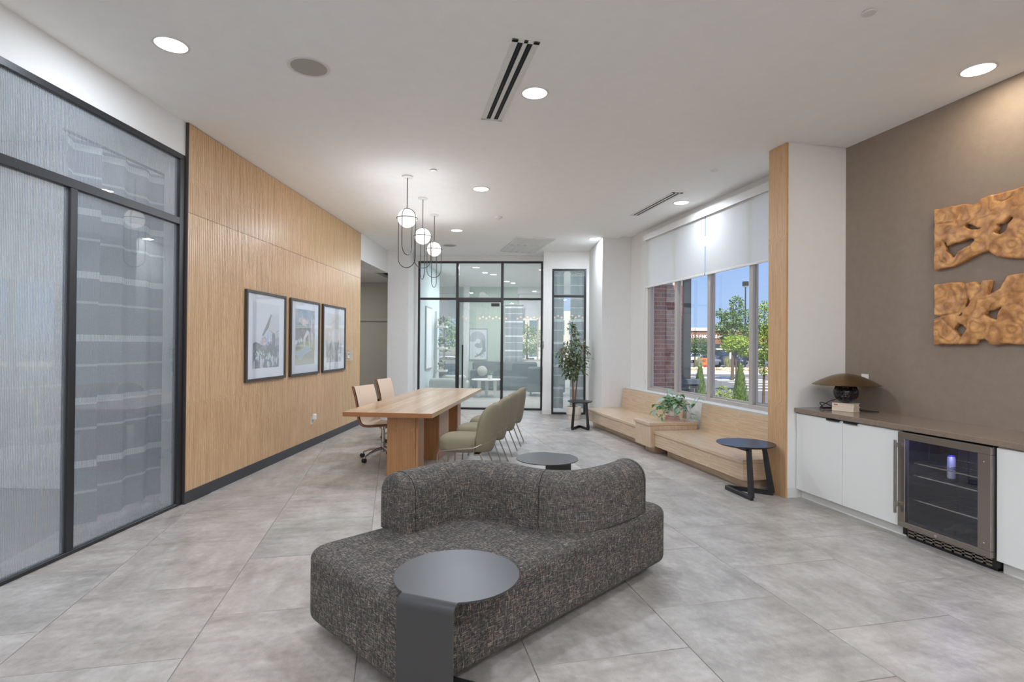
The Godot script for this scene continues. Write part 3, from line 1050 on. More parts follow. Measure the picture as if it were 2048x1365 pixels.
	part(lw, "back_apron", gbox(Vector3(-0.60, 0, -19.2), Vector3(2.25, 0.93, -19.0)), M.white_paint)
	part(lw, "back_lintel", gbox(Vector3(-3.68, 3.3, -19.2), Vector3(-2.72, CEIL, -19.0)), M.white_paint)
	part(lw, "back_lintel", gbox(Vector3(-0.60, 3.3, -19.2), Vector3(2.25, CEIL, -19.0)), M.white_paint)
	part(lw, "column", gbox(Vector3(-2.44, 0, -18.7), Vector3(-2.26, CEIL, -18.5)), M.white_paint)
	for a in [[-3.68, -2.72, 2, "window_5", "lounge window left of the swirl picture, seen through the glass"], [-0.60, 2.25, 4, "window_6", "wide lounge window beside the banded curtain, seen through the glass"]]:
		var n := lnode(a[3], a[4], "window")
		frame_bars(n, M.taupe_frame, a[0], a[1], 0.93, 3.3, -19.14, -19.06, 0.06)
		for k in range(1, a[2]):
			var x: float = lerpf(a[0], a[1], float(k) / a[2])
			part(n, "mullion", gbox(Vector3(x - 0.03, 0.99, -19.14), Vector3(x + 0.03, 3.24, -19.06), 1), M.taupe_frame)
		part(n, "pane", gbox(Vector3(a[0] + 0.06, 0.99, -19.105), Vector3(a[1] - 0.06, 3.24, -19.097)), M.clear_pane)

func build_right() -> void:
	var w := thing("wall_right", "brown textured vinyl wall over the counter", "wall", Vector3.ZERO, 0.0, "", "structure")
	part(w, "vinyl_wall", gbox(Vector3(4.51, 0, -4.67), Vector3(4.66, CEIL, 6.6)), M.brown_vinyl)
	var p := thing("wall_window", "white plaster wall round the street window", "wall", Vector3.ZERO, 0.0, "", "structure")
	var g := Geo.new()
	g.prism(wpoly([l2(1.172, -11.75), Vector2(3.84, -9.6), Vector2(4.42, -9.6), Vector2(4.42, -8.895), Vector2(4.52, -8.895), Vector2(4.52, -9.9), l2(1.4, -11.9), l2(1.172, -11.9)]), 0.0, CEIL + 0.035)
	part(p, "corner_pier", g, M.white_paint)
	part(p, "apron", gbox(Vector3(4.30, 0, -8.895), Vector3(4.60, 0.70, -4.93)), M.white_paint)
	part(p, "apron", gbox(Vector3(4.30, 0, -9.6), Vector3(4.42, 0.70, -8.895)), M.white_paint)
	part(p, "lintel", gbox(Vector3(4.42, 3.47, -8.895), Vector3(4.60, CEIL + 0.035, -4.93)), M.white_paint)
	part(p, "wing", gbox(Vector3(3.832, 0, -4.93), Vector3(4.60, CEIL + 0.03, -4.67)), M.white_paint)
	part(p, "jamb_pier", gbox(Vector3(4.42, 0.70, -5.08), Vector3(4.60, 3.47, -4.93)), M.white_paint)
	var b := thing("baseboard_right", "short white baseboard beside the cabinet", "baseboard", Vector3.ZERO, 0.0, "", "structure")
	part(b, "board", gbox(Vector3(3.834, 0, -4.67), Vector3(3.955, 0.1, -4.662), 0, 0.002), M.trim_white)
	var t := thing("trim_1", "floor to ceiling oak panel on the wall end beside the bench", "trim", Vector3.ZERO, 0.0, "", "structure")
	part(t, "oak_panel", gbox(Vector3(3.81, 0, -4.93), Vector3(3.831, CEIL - 0.003, -4.666), 1, 0.001), M.column_oak)
	# street window
	var n := thing("window_1", "street window with taupe metal frame, four tall lights under roller shades", "window", Vector3.ZERO, 0.0, "", "structure")
	var X0 := 4.425
	var X1 := 4.51
	var zs := [-8.89, -7.96, -7.03, -6.09, -5.155]
	for k in 5:
		var nm := "jamb" if k in [0, 4] else "mullion"
		part(n, nm, gbox(Vector3(X0, 0.702, zs[k]), Vector3(X1, 3.468, zs[k] + 0.073), 1, 0.004), M.taupe_frame)
		part(n, "glazing_bead", gbox(Vector3(X0 + 0.045, 0.785, zs[k] + 0.073), Vector3(X1 - 0.01, 3.40, zs[k] + 0.088), 1, 0.003), M.taupe_frame)
		if k < 4:
			var z0: float = zs[k] + 0.073
			var z1: float = zs[k + 1]
			part(n, "sill_rail", gbox(Vector3(X0, 0.702, z0), Vector3(X1, 0.765, z1), 2, 0.004), M.taupe_frame)
			part(n, "glazing_bead", gbox(Vector3(X0 + 0.045, 0.765, z0), Vector3(X1 - 0.01, 0.79, z1), 2, 0.003), M.taupe_frame)
			part(n, "head_rail", gbox(Vector3(X0, 3.40, z0), Vector3(X1, 3.468, z1), 2, 0.004), M.taupe_frame)
			part(n, "pane", gbox(Vector3(X0 + 0.062, 0.785, z0), Vector3(X0 + 0.066, 3.41, z1)), M.clear_pane)
	part(n, "sill", gbox(Vector3(4.295, 0.695, -9.59), Vector3(4.43, 0.712, -4.94), 2, 0.003), M.trim_white)
	# the room behind the camera
	var r := thing("wall_back", "plain white wall behind the camera", "wall", Vector3.ZERO, 0.0, "", "structure")
	part(r, "plaster", gbox(Vector3(-9.5, 0, 6.6), Vector3(4.7, CEIL, 6.8)), M.white_paint)
	part(r, "return", gbox(Vector3(-4.8, 0, 3.2), Vector3(-4.1, CEIL, 6.6)), M.white_paint)

# ---------------------------------------------------------------- furniture
func build_sofa() -> void:
	var t := thing("island_sofa", "dark charcoal tweed island sofa with a wavy backrest", "sofa", Vector3(0.698, 0, -3.191), 0.5788)
	var p := gbox(Vector3(-0.93, 0.0, -0.38), Vector3(0.93, 0.07, 0.38))
	part(t, "plinth", p, M.black_plastic)
	var g := Geo.new()
	g.cushion(Vector3(-1.05, 0.055, -0.49), Vector3(1.03, 0.43, 0.49), 0.10, 0.055, 0.05, 0.004)
	part(t, "seat", g, M.tweed)
	# backrest: a round-topped profile swept along an S in plan
	var path := smooth_path([Vector2(-0.545, -0.375), Vector2(-0.38, -0.39), Vector2(-0.20, -0.385), Vector2(-0.06, -0.345), Vector2(0.03, -0.25), Vector2(0.075, -0.10), Vector2(0.09, 0.06), Vector2(0.13, 0.20), Vector2(0.22, 0.295), Vector2(0.34, 0.338), Vector2(0.50, 0.352), Vector2(0.64, 0.348), Vector2(0.755, 0.335)], 5)
	var prof := []
	var hw := 0.125
	var top := 0.325
	for q in [Vector2(-hw, 0.0), Vector2(-hw, 0.07), Vector2(-hw, 0.14), Vector2(-hw, 0.20)]: prof.append(q)
	for k in range(1, 12):
		var a := PI * k / 12.0
		prof.append(Vector2(-cos(a) * hw, 0.205 + sin(a) * (top - 0.205)))
	for q in [Vector2(hw, 0.20), Vector2(hw, 0.14), Vector2(hw, 0.07), Vector2(hw, 0.0)]: prof.append(q)
	var rows := []
	var N := path.size()
	var ER := 0.05                            # softly rounded ends
	for k in N + 12:
		var idx := clampi(k - 6, 0, N - 1)
		var c: Vector2 = path[idx]
		var d: Vector2 = (path[mini(idx + 1, N - 1)] - path[maxi(idx - 1, 0)]).normalized()
		var sc := 1.0
		if k < 6:
			c -= d * ER * cos(PI * 0.5 * k / 6.0); sc = 1.0 - ER * (1.0 - sin(PI * 0.5 * k / 6.0)) / hw
		elif k >= N + 6:
			var e := N + 11 - k
			c += d * ER * cos(PI * 0.5 * e / 6.0); sc = 1.0 - ER * (1.0 - sin(PI * 0.5 * e / 6.0)) / hw
		var nn := Vector2(-d.y, d.x)
		var row := []
		for q in prof:
			var y: float = q.y * lerpf(1.0, sc, 0.38)
			row.append(Vector3(c.x + nn.x * q.x * sc, 0.431 + y, c.y + nn.y * q.x * sc))
		rows.append(row)
	var b := Geo.new()
	b.grid(rows)
	for e in [0, rows.size() - 1]:
		var row: Array = rows[e]
		var d2: Vector3 = (rows[0][0] - rows[1][0]).normalized() if e == 0 else (rows[-1][0] - rows[-2][0]).normalized()
		var ce := Vector3.ZERO
		for q in row: ce += q
		ce /= row.size()
		for k in row.size() - 1: b.tri3(row[k], row[k + 1], ce, d2)
		b.tri3(row[-1], row[0], ce, d2)
	var back := part(t, "backrest", b, M.tweed)
	for k in [7, rows.size() - 8, int(rows.size() * 0.56)]:
		var s := Geo.new()
		var pts := []
		for q in rows[k]: pts.append(q)
		s.tube(pts, 0.0022, 5)
		part(back, "seam", s, M.tweed_seam)

func c_table_mesh() -> Array:
	# bent sheet: round top, a neck that bends down into a flat leg. Local: leg stands at -z
	var R := 0.272
	var th := 0.007
	var H := 0.50
	var W := 0.125          # half width of the neck
	var bend := 0.04
	var z_leg := -0.285
	var poly := PackedVector2Array()
	var a0 := asin(W / R)
	for k in 49:
		var a := -PI * 0.5 + a0 + (TAU - 2.0 * a0) * k / 48.0
		poly.append(Vector2(cos(a) * R, sin(a) * R))
	poly.append(Vector2(-W, z_leg + bend)); poly.append(Vector2(W, z_leg + bend))
	var top := Geo.new()
	top.prism(poly, H - th, H, true)
	var leg := Geo.new()
	var pts := [Vector2(z_leg + bend, H)]
	for k in range(1, 9):
		var a := PI * 0.5 * k / 8.0
		pts.append(Vector2(z_leg + bend - sin(a) * bend, H - bend + cos(a) * bend))
	pts.append(Vector2(z_leg, 0.008))
	for face in [0, 1]:
		var rows := []
		for k in pts.size():
			var p: Vector2 = pts[k]
			var d: Vector2 = (pts[mini(k + 1, pts.size() - 1)] - pts[maxi(k - 1, 0)]).normalized()
			var q := p + Vector2(-d.y, d.x) * (-th if face else 0.0) * -1.0
			q = p + (Vector2(d.y, -d.x) * th * -1.0 if face else Vector2.ZERO)
			rows.append([Vector3(-W, q.y, q.x), Vector3(W, q.y, q.x)])
		leg.grid(rows, false, false, face == 0)
	for s in [-1.0, 1.0]:
		for k in pts.size() - 1:
			var p: Vector2 = pts[k]
			var q: Vector2 = pts[k + 1]
			var d := (q - p).normalized()
			var o := Vector2(d.y, -d.x) * -th
			leg.quad(Vector3(s * W, p.y, p.x), Vector3(s * W, q.y, q.x), Vector3(s * W, q.y + o.y, q.x + o.x), Vector3(s * W, p.y + o.y, p.x + o.x), Vector3(s, 0, 0))
	var base := Geo.new()
	base.box(Vector3(-W, 0.0, z_leg), Vector3(W, 0.008, 0.06), 0, 0.002)
	return [top.mesh(), leg.mesh(), base.mesh()]

func build_c_tables() -> void:
	var m := c_table_mesh()
	var spots := [[lp(-0.33, 0, -2.36), YL - 0.32 + PI, "dark grey metal side table standing over the near end of the tweed sofa"], [lp(0.12, 0, -4.80), YL - 0.40, "dark grey metal side table behind the tweed sofa"]]
	for s in spots:
		var t := thing("side_table", s[2], "side table", s[0], s[1], "bent metal side tables")
		part(t, "top", m[0], M.sheet_metal)
		part(t, "leg", m[1], M.sheet_metal)
		part(t, "foot", m[2], M.sheet_metal)

func build_table() -> void:
	var turn := YL - 0.0593
	var t := thing("dining_table", "long pale oak communal table on oak slab legs", "table", lp(-1.49, 0, -7.53), turn)
	var L := 3.43
	var W := 1.0
	var names := ["table_oak", "table_oak_b", "table_oak_c", "table_oak", "table_oak_c", "table_oak_b", "table_oak"]
	var wid := [0.13, 0.15, 0.14, 0.16, 0.13, 0.15, 0.14]
	var x := -0.5
	for k in 7:
		var g := Geo.new()
		g.uvo = Vector2(0.7 * k, 0.39 * k)
		g.box(Vector3(x, 0.70, -L / 2), Vector3(x + wid[k] - 0.0004, 0.75, L / 2), 2, 0.0012)
		part(t, "plank", g, M[names[k]])
		x += wid[k]
	for e in [-1.0, 1.0]: part(t, "end_grain", gbox(Vector3(-0.499, 0.7015, e * L / 2 - (0.0 if e > 0 else 0.003)), Vector3(0.499, 0.7485, e * L / 2 + (0.003 if e > 0 else 0.0)), 0), M.end_grain)
	# slab legs, each with a groove near its outer edge
	for a in [[-0.08, 0.285, 1.24, 1.48], [-0.02, 0.30, -0.02, 0.545], [-0.08, 0.285, -0.96, -0.72], [-0.30, -0.06, -1.35, -0.85]]:
		var g := Geo.new()
		g.uvo = Vector2(a[2] * 3.0, a[0])
		g.box(Vector3(a[0], 0.0, a[2]), Vector3(a[1] - 0.034, 0.70, a[3]), 1, 0.003)
		g.box(Vector3(a[1] - 0.031, 0.0, a[2]), Vector3(a[1], 0.70, a[3]), 1, 0.003)
		g.box(Vector3(a[1] - 0.04, 0.0, a[2] + 0.008), Vector3(a[1] - 0.028, 0.70, a[3] - 0.008), 1)
		part(t, "leg", g, M.leg_oak)

func dining_chair() -> Node3D:
	# front faces -z
	var t := thing("dining_chair", "olive green felt dining chair nearest to the sofa", "chair", Vector3.ZERO, 0.0, "green felt chairs along the table")
	var s := Geo.new()
	s.cushion(Vector3(-0.245, 0.33, -0.30), Vector3(0.245, 0.50, 0.20), 0.16, 0.075, 0.05, 0.012)
	part(t, "seat", s, M.green_felt)
	var rows := []
	var n := 22
	for k in n + 1:
		var f := -1.0 + 2.0 * k / n
		var a := f * deg_to_rad(55)
		var fall := pow(maxf(0.0, 1.0 - pow(absf(f), 3.4)), 0.5)
		var hi := 0.50 + 0.355 * fall
		var lo := 0.315 + 0.03 * absf(f)
		var thick := 0.115 * clampf(0.30 + 1.6 * sqrt(maxf(0.0, 1.0 - absf(f))), 0.3, 1.0)
		var row := []
		for q in 20:
			var b := TAU * q / 20.0
			var hy := (hi - lo) * 0.5
			var cy := (hi + lo) * 0.5
			# superellipse cross-section
			var sx := signf(cos(b)) * pow(absf(cos(b)), 0.7) * thick * 0.5
			var sy := signf(sin(b)) * pow(absf(sin(b)), 0.62) * hy
			var y := cy + sy
			var lean := 0.055 * (y - 0.45) / 0.4
			var R := 0.288 + sx + lean
			row.append(Vector3(sin(a) * R * 1.04, y, cos(a) * R - 0.02))
		rows.append(row)
	var b2 := Geo.new()
	b2.grid(rows, true, false, true)
	for e in [0, n]:
		var ce := Vector3.ZERO
		for q in rows[e]: ce += q
		ce /= 20.0
		for q in 20: b2.tri3(rows[e][q], rows[e][(q + 1) % 20], ce, Vector3(0, 0, -1))
	part(t, "backrest", b2, M.green_felt)
	# tube frame: front legs run back along the seat and round the backrest
	var hoop := []
	hoop.append(Vector3(-0.235, 0.0, -0.285)); hoop.append(Vector3(-0.235, 0.30, -0.275))
	hoop.append(Vector3(-0.240, 0.335, -0.262)); hoop.append(Vector3(-0.25, 0.352, -0.235))
	for k in 17:
		var a := (-64.0 + 128.0 * k / 16.0) * PI / 180.0
		hoop.append(Vector3(sin(a) * 0.335, 0.400 + 0.075 * (cos(a) - 0.44) / 0.56, cos(a) * 0.335 - 0.015))
	hoop.append(Vector3(0.25, 0.352, -0.235)); hoop.append(Vector3(0.240, 0.335, -0.262))
	hoop.append(Vector3(0.235, 0.30, -0.275)); hoop.append(Vector3(0.235, 0.0, -0.285))
	var f := Geo.new()
	f.tube(hoop, 0.0085, 8)
	part(t, "hoop_frame", f, M.chair_metal)
	for sx in [-1.0, 1.0]:
		var l := Geo.new()
		l.tube([Vector3(sx * 0.19, 0.33, 0.18), Vector3(sx * 0.215, 0.0, 0.315)], 0.0085, 8)
		l.box(Vector3(sx * 0.262 - 0.012, 0.32, 0.13), Vector3(sx * 0.262 + 0.012, 0.455, 0.138))
		part(t, "leg", l, M.chair_metal)
	part(t, "under_frame", gbox(Vector3(-0.26, 0.318, 0.125), Vector3(0.26, 0.332, 0.19), 0, 0.002), M.chair_metal)
	return t

func build_dining_chairs() -> void:
	var proto := dining_chair()
	# back centre spots in the skewed frame; chairs face the table (-x)
	var spots := [[-0.74, -6.02, 0.0], [-0.655, -6.76, 0.03], [-0.57, -7.49, -0.02], [-0.485, -8.22, 0.02]]
	var labels := ["olive green felt dining chair nearest to the sofa", "olive green felt dining chair, second from the sofa", "olive green felt dining chair, third from the sofa", "olive green felt dining chair nearest to the far glass"]
	for k in 4:
		var turn: float = YL + PI * 0.5 - 0.10 + spots[k][2]
		if k == 0:
			proto.position = lp(spots[0][0], 0, spots[0][1]); proto.rotation.y = turn
		else:
			copy(proto, "dining_chair", labels[k], lp(spots[k][0], 0, spots[k][1]), turn)

func office_chair() -> Node3D:
	# front faces -z
	var t := thing("office_chair", "tan leather swivel chair at the near part of the oak table", "office chair", Vector3.ZERO, 0.0, "tan leather swivel chairs")
	var side := smooth_path([Vector2(-0.27, 0.455), Vector2(-0.22, 0.475), Vector2(-0.08, 0.46), Vector2(0.08, 0.445), Vector2(0.17, 0.46), Vector2(0.215, 0.53), Vector2(0.235, 0.66), Vector2(0.265, 0.80), Vector2(0.31, 0.945)], 6)
	var rowsT := []
	var rowsB := []
	for k in side.size():
		var p: Vector2 = side[k]
		var d: Vector2 = (side[mini(k + 1, side.size() - 1)] - side[maxi(k - 1, 0)]).normalized()
		var o := Vector2(-d.y, d.x) * 0.022
		var ra := []
		var rb := []
		for q in 9:
			var f := -1.0 + q / 4.0
			var sag := 0.012 * (1.0 - f * f)
			ra.append(Vector3(f * 0.225, p.y + o.y * (1.0 - sag * 20.0), p.x + o.x * (1.0 - sag * 20.0)))
			rb.append(Vector3(f * 0.225, p.y - o.y * 0.3 - sag, p.x - o.x * 0.3))
		rowsT.append(ra); rowsB.append(rb)
	var g := Geo.new()
	g.grid(rowsT, false, false, false)
	part(t, "seat_sling", g, M.tan_leather)
	var u := Geo.new()
	u.grid(rowsB, false, false, true)
	part(t, "back_shell", u, M.leather_edge)
	for sx in [-1.0, 1.0]:
		var e := Geo.new()
		var pts := []
		for p in side: pts.append(Vector3(sx * 0.232, p.y + 0.004, p.x))
		e.tube(pts, 0.013, 6)
		part(t, "side_rail", e, M.leather_edge)
	var c := Geo.new()
	c.lathe([Vector2(0.0, 0.10), Vector2(0.034, 0.10), Vector2(0.034, 0.215), Vector2(0.026, 0.22), Vector2(0.026, 0.39), Vector2(0.05, 0.40), Vector2(0.05, 0.44), Vector2(0.0, 0.44)], 16)
	part(t, "column", c, M.chrome)
	for k in 5:
		var a := TAU * k / 5.0 + 0.3
		var d := Vector3(cos(a), 0, sin(a))
		var l := Geo.new()
		l.tube([d * 0.02 + Vector3.UP * 0.145, d * 0.12 + Vector3.UP * 0.135, d * 0.22 + Vector3.UP * 0.105, d * 0.29 + Vector3.UP * 0.075], [0.024, 0.02, 0.015, 0.011], 8)
		var leg := part(t, "base_arm", l, M.chrome)
		var w := Geo.new()
		w.T = Transform3D(Basis(Vector3(-d.z, 0, d.x), Vector3.UP, d) * Basis(Vector3.RIGHT, 0.0), d * 0.305 + Vector3.UP * 0.029)
		w.T.basis = Basis(d.cross(Vector3.UP), d, Vector3.UP)
		w.T.basis = Basis(Vector3.UP, d.cross(Vector3.UP), d)
		w.lathe([Vector2(0.0, -0.022), Vector2(0.024, -0.022), Vector2(0.029, -0.017), Vector2(0.029, -0.006), Vector2(0.02, -0.003), Vector2(0.02, 0.003), Vector2(0.029, 0.006), Vector2(0.029, 0.017), Vector2(0.024, 0.022), Vector2(0.0, 0.022)], 14)
		part(leg, "caster", w, M.black_plastic)
		var h := Geo.new()
		h.ellipsoid(d * 0.300 + Vector3.UP * 0.056, Vector3(0.018, 0.014, 0.018), 10, 6)
		part(leg, "caster_cap", h, M.chrome)
	return t

func build_office_chairs() -> void:
	var p := office_chair()
	p.position = lp(-1.96, 0, -6.98)
	p.rotation.y = YL - PI * 0.5 - 0.27
	copy(p, "office_chair", "tan leather swivel chair farther along the oak table", lp(-2.08, 0, -8.38), YL - PI * 0.5 - 0.2)

func build_bench() -> void:
	var Z0 := -9.595
	var Z1 := -4.94
	var xf := 3.54
	var B0 := -7.37
	var B1 := -6.89
	for a in [[Z0, B0, "oak window bench section by the corner pier, below the brick view"], [B1, Z1, "oak window bench section ending at the tall oak panel"]]:
		var t := thing("window_bench", a[2], "bench", Vector3.ZERO, 0.0, "oak window benches")
		var s := Geo.new()
		s.uvo = Vector2(a[0], 0.3)
		s.box(Vector3(xf - 0.015, 0.285, a[0]), Vector3(4.235, 0.327, a[1]), 2, 0.003)
		part(t, "seat", s, M.bench_oak)
		var f := Geo.new()
		f.uvo = Vector2(a[0] + 0.4, 0.8)
		f.box(Vector3(xf, 0.112, a[0]), Vector3(4.22, 0.284, a[1] - 0.012), 2, 0.002)
		part(t, "front_box", f, M.bench_oak)
		part(t, "plinth", gbox(Vector3(xf + 0.13, 0.0, a[0] + (0.12 if a[0] > -7.0 else 0.0)), Vector3(4.2, 0.112, a[1] - 0.12 if a[1] > -5.0 else a[1] - 0.1), 2), M.bench_oak)
		# leaning back panel
		var b := Geo.new()
		var zz0: float = a[0] + (0.02 if a[0] < -9 else 0.0)
		var pl := [Vector2(4.222, 0.327), Vector2(4.262, 0.69), Vector2(4.293, 0.69), Vector2(4.293, 0.327)]
		b.uvo = Vector2(a[0] * 1.7, 0.11)
		for k in 4:
			var p: Vector2 = pl[k]
			var q: Vector2 = pl[(k + 1) % 4]
			var nn := Vector3(-(q - p).y, (q - p).x, 0)
			b.quad(Vector3(p.x, p.y, zz0), Vector3(p.x, p.y, a[1]), Vector3(q.x, q.y, a[1]), Vector3(q.x, q.y, zz0), nn, Vector2(zz0, k * 0.4), Vector2(a[1], k * 0.4), Vector2(a[1], k * 0.4 + p.distance_to(q)), Vector2(zz0, k * 0.4 + p.distance_to(q)))
		for e in [zz0, a[1]]:
			b.quad(Vector3(pl[0].x, pl[0].y, e), Vector3(pl[1].x, pl[1].y, e), Vector3(pl[2].x, pl[2].y, e), Vector3(pl[3].x, pl[3].y, e), Vector3(0, 0, -1 if e == zz0 else 1))
		part(t, "back_panel", b, M.bench_oak)
	var m := thing("bench_table", "raised oak table block between the two window benches", "table block")
	part(m, "top", gbox(Vector3(3.455, 0.395, B0 - 0.012), Vector3(4.20, 0.437, B1 + 0.012), 0, 0.003), M.bench_oak)
	part(m, "body", gbox(Vector3(3.475, 0.092, B0 + 0.003), Vector3(4.19, 0.394, B1 - 0.003), 1, 0.002), M.bench_oak)
	part(m, "plinth", gbox(Vector3(xf + 0.05, 0.0, B0 + 0.1), Vector3(4.2, 0.092, B1 - 0.1), 2), M.bench_oak)

func v_table(at: Vector3, turn: float, r: float, h: float, label: String) -> void:
	# round top on two slanted legs that grow from a V on the floor; V opens towards +z
	var t := thing("accent_table", label, "side table", at, turn, "black wooden accent tables")
	var g := Geo.new()
	g.lathe([Vector2(0, h - 0.022), Vector2(r - 0.03, h - 0.022), Vector2(r - 0.004, h - 0.008), Vector2(r, h - 0.003), Vector2(r - 0.002, h), Vector2(0, h)], 48)
	part(t, "top", g, M.black_wood)
	for s in [-1.0, 1.0]:
		var foot := Vector3(s * r * 0.62, 0.0, r * 0.62)
		var apex := Vector3(s * 0.012, 0.0, -r * 0.75)
		var knee := Vector3(s * r * 0.46, h - 0.022, r * 0.42)
		var u := (foot - apex).normalized()
		var w := Vector3(-u.z, 0, u.x)
		var f := Geo.new()
		f.T = Transform3D(Basis(w, Vector3.UP, u), apex)
		f.box(Vector3(-0.016, 0.0, 0.0), Vector3(0.016, 0.042, foot.distance_to(apex) + 0.016), 2, 0.003)
		part(t, "foot_bar", f, M.black_wood)
		var l := Geo.new()
		var k := (knee - foot)
		var a := [foot + Vector3(0, 0.03, 0), knee]
		for side in [0, 1, 2, 3]:
			var o0: Vector3 = [-w, u, w, -u][side]
			var o1: Vector3 = [-u, -w, u, w][side]
			var wd := 0.016
			var dp := [0.030, 0.022]
			var c := []
			for e in 2:
				for sg in [-1.0, 1.0]:
					var p: Vector3 = a[e]
					if side % 2 == 0: c.append(p + o0 * wd + o1 * dp[e] * sg)
					else: c.append(p + o0 * dp[e] + o1 * wd * sg)
			l.quad(c[0], c[1], c[3], c[2], o0, Vector2(0, 0), Vector2(0, 0.05), Vector2(k.length(), 0.05), Vector2(k.length(), 0))
		part(t, "leg", l, M.black_wood)
		var ar := Geo.new()
		ar.T = f.T
		ar.T.origin = apex + Vector3.UP * (h - 0.055)
		ar.box(Vector3(-0.014, 0.0, foot.distance_to(apex) * 0.25), Vector3(0.014, 0.032, foot.distance_to(apex) * 0.86), 2, 0.003)
		part(t, "top_arm", ar, M.black_wood)

func build_cabinets() -> void:
	var xf := 3.93
	single("countertop", "glossy taupe stone countertop along the brown wall", "countertop", gbox(Vector3(3.905, 0.852, -4.667), Vector3(4.508, 0.895, -1.69), 2, 0.003), M.taupe_stone)
	for a in [[-4.665, -3.535, [-4.665, -4.10, -3.537], "white two-door base cabinet left of the beverage cooler"], [-2.835, -1.7, [-2.833, -2.27, -1.7], "white base cabinet right of the beverage cooler"]]:
		var t := thing("base_cabinet", a[3], "cabinet", Vector3.ZERO, 0.0, "white base cabinets")
		part(t, "body", gbox(Vector3(xf + 0.021, 0.085, a[0]), Vector3(4.505, 0.851, a[1]), 1), M.cabinet_white)
		part(t, "toe_kick", gbox(Vector3(xf + 0.065, 0.0, a[0]), Vector3(4.505, 0.085, a[1]), 2), M.cabinet_white)
		for k in 2:
			var z0: float = a[2][k] + 0.0015
			var z1: float = a[2][k + 1] - 0.0015
			var d := part(t, "door", gbox(Vector3(xf, 0.088, z0), Vector3(xf + 0.02, 0.840, z1), 1, 0.0015), M.cabinet_white)
			var h0: float = (z1 - 0.17) if k == 0 else (z0 + 0.02)
			var g := Geo.new()
			g.box(Vector3(xf - 0.014, 0.836, h0), Vector3(xf + 0.01, 0.842, h0 + 0.15), 2, 0.001)
			g.box(Vector3(xf - 0.014, 0.824, h0), Vector3(xf - 0.011, 0.842, h0 + 0.15), 2, 0.001)
			part(d, "edge_pull", g, M.black_metal)

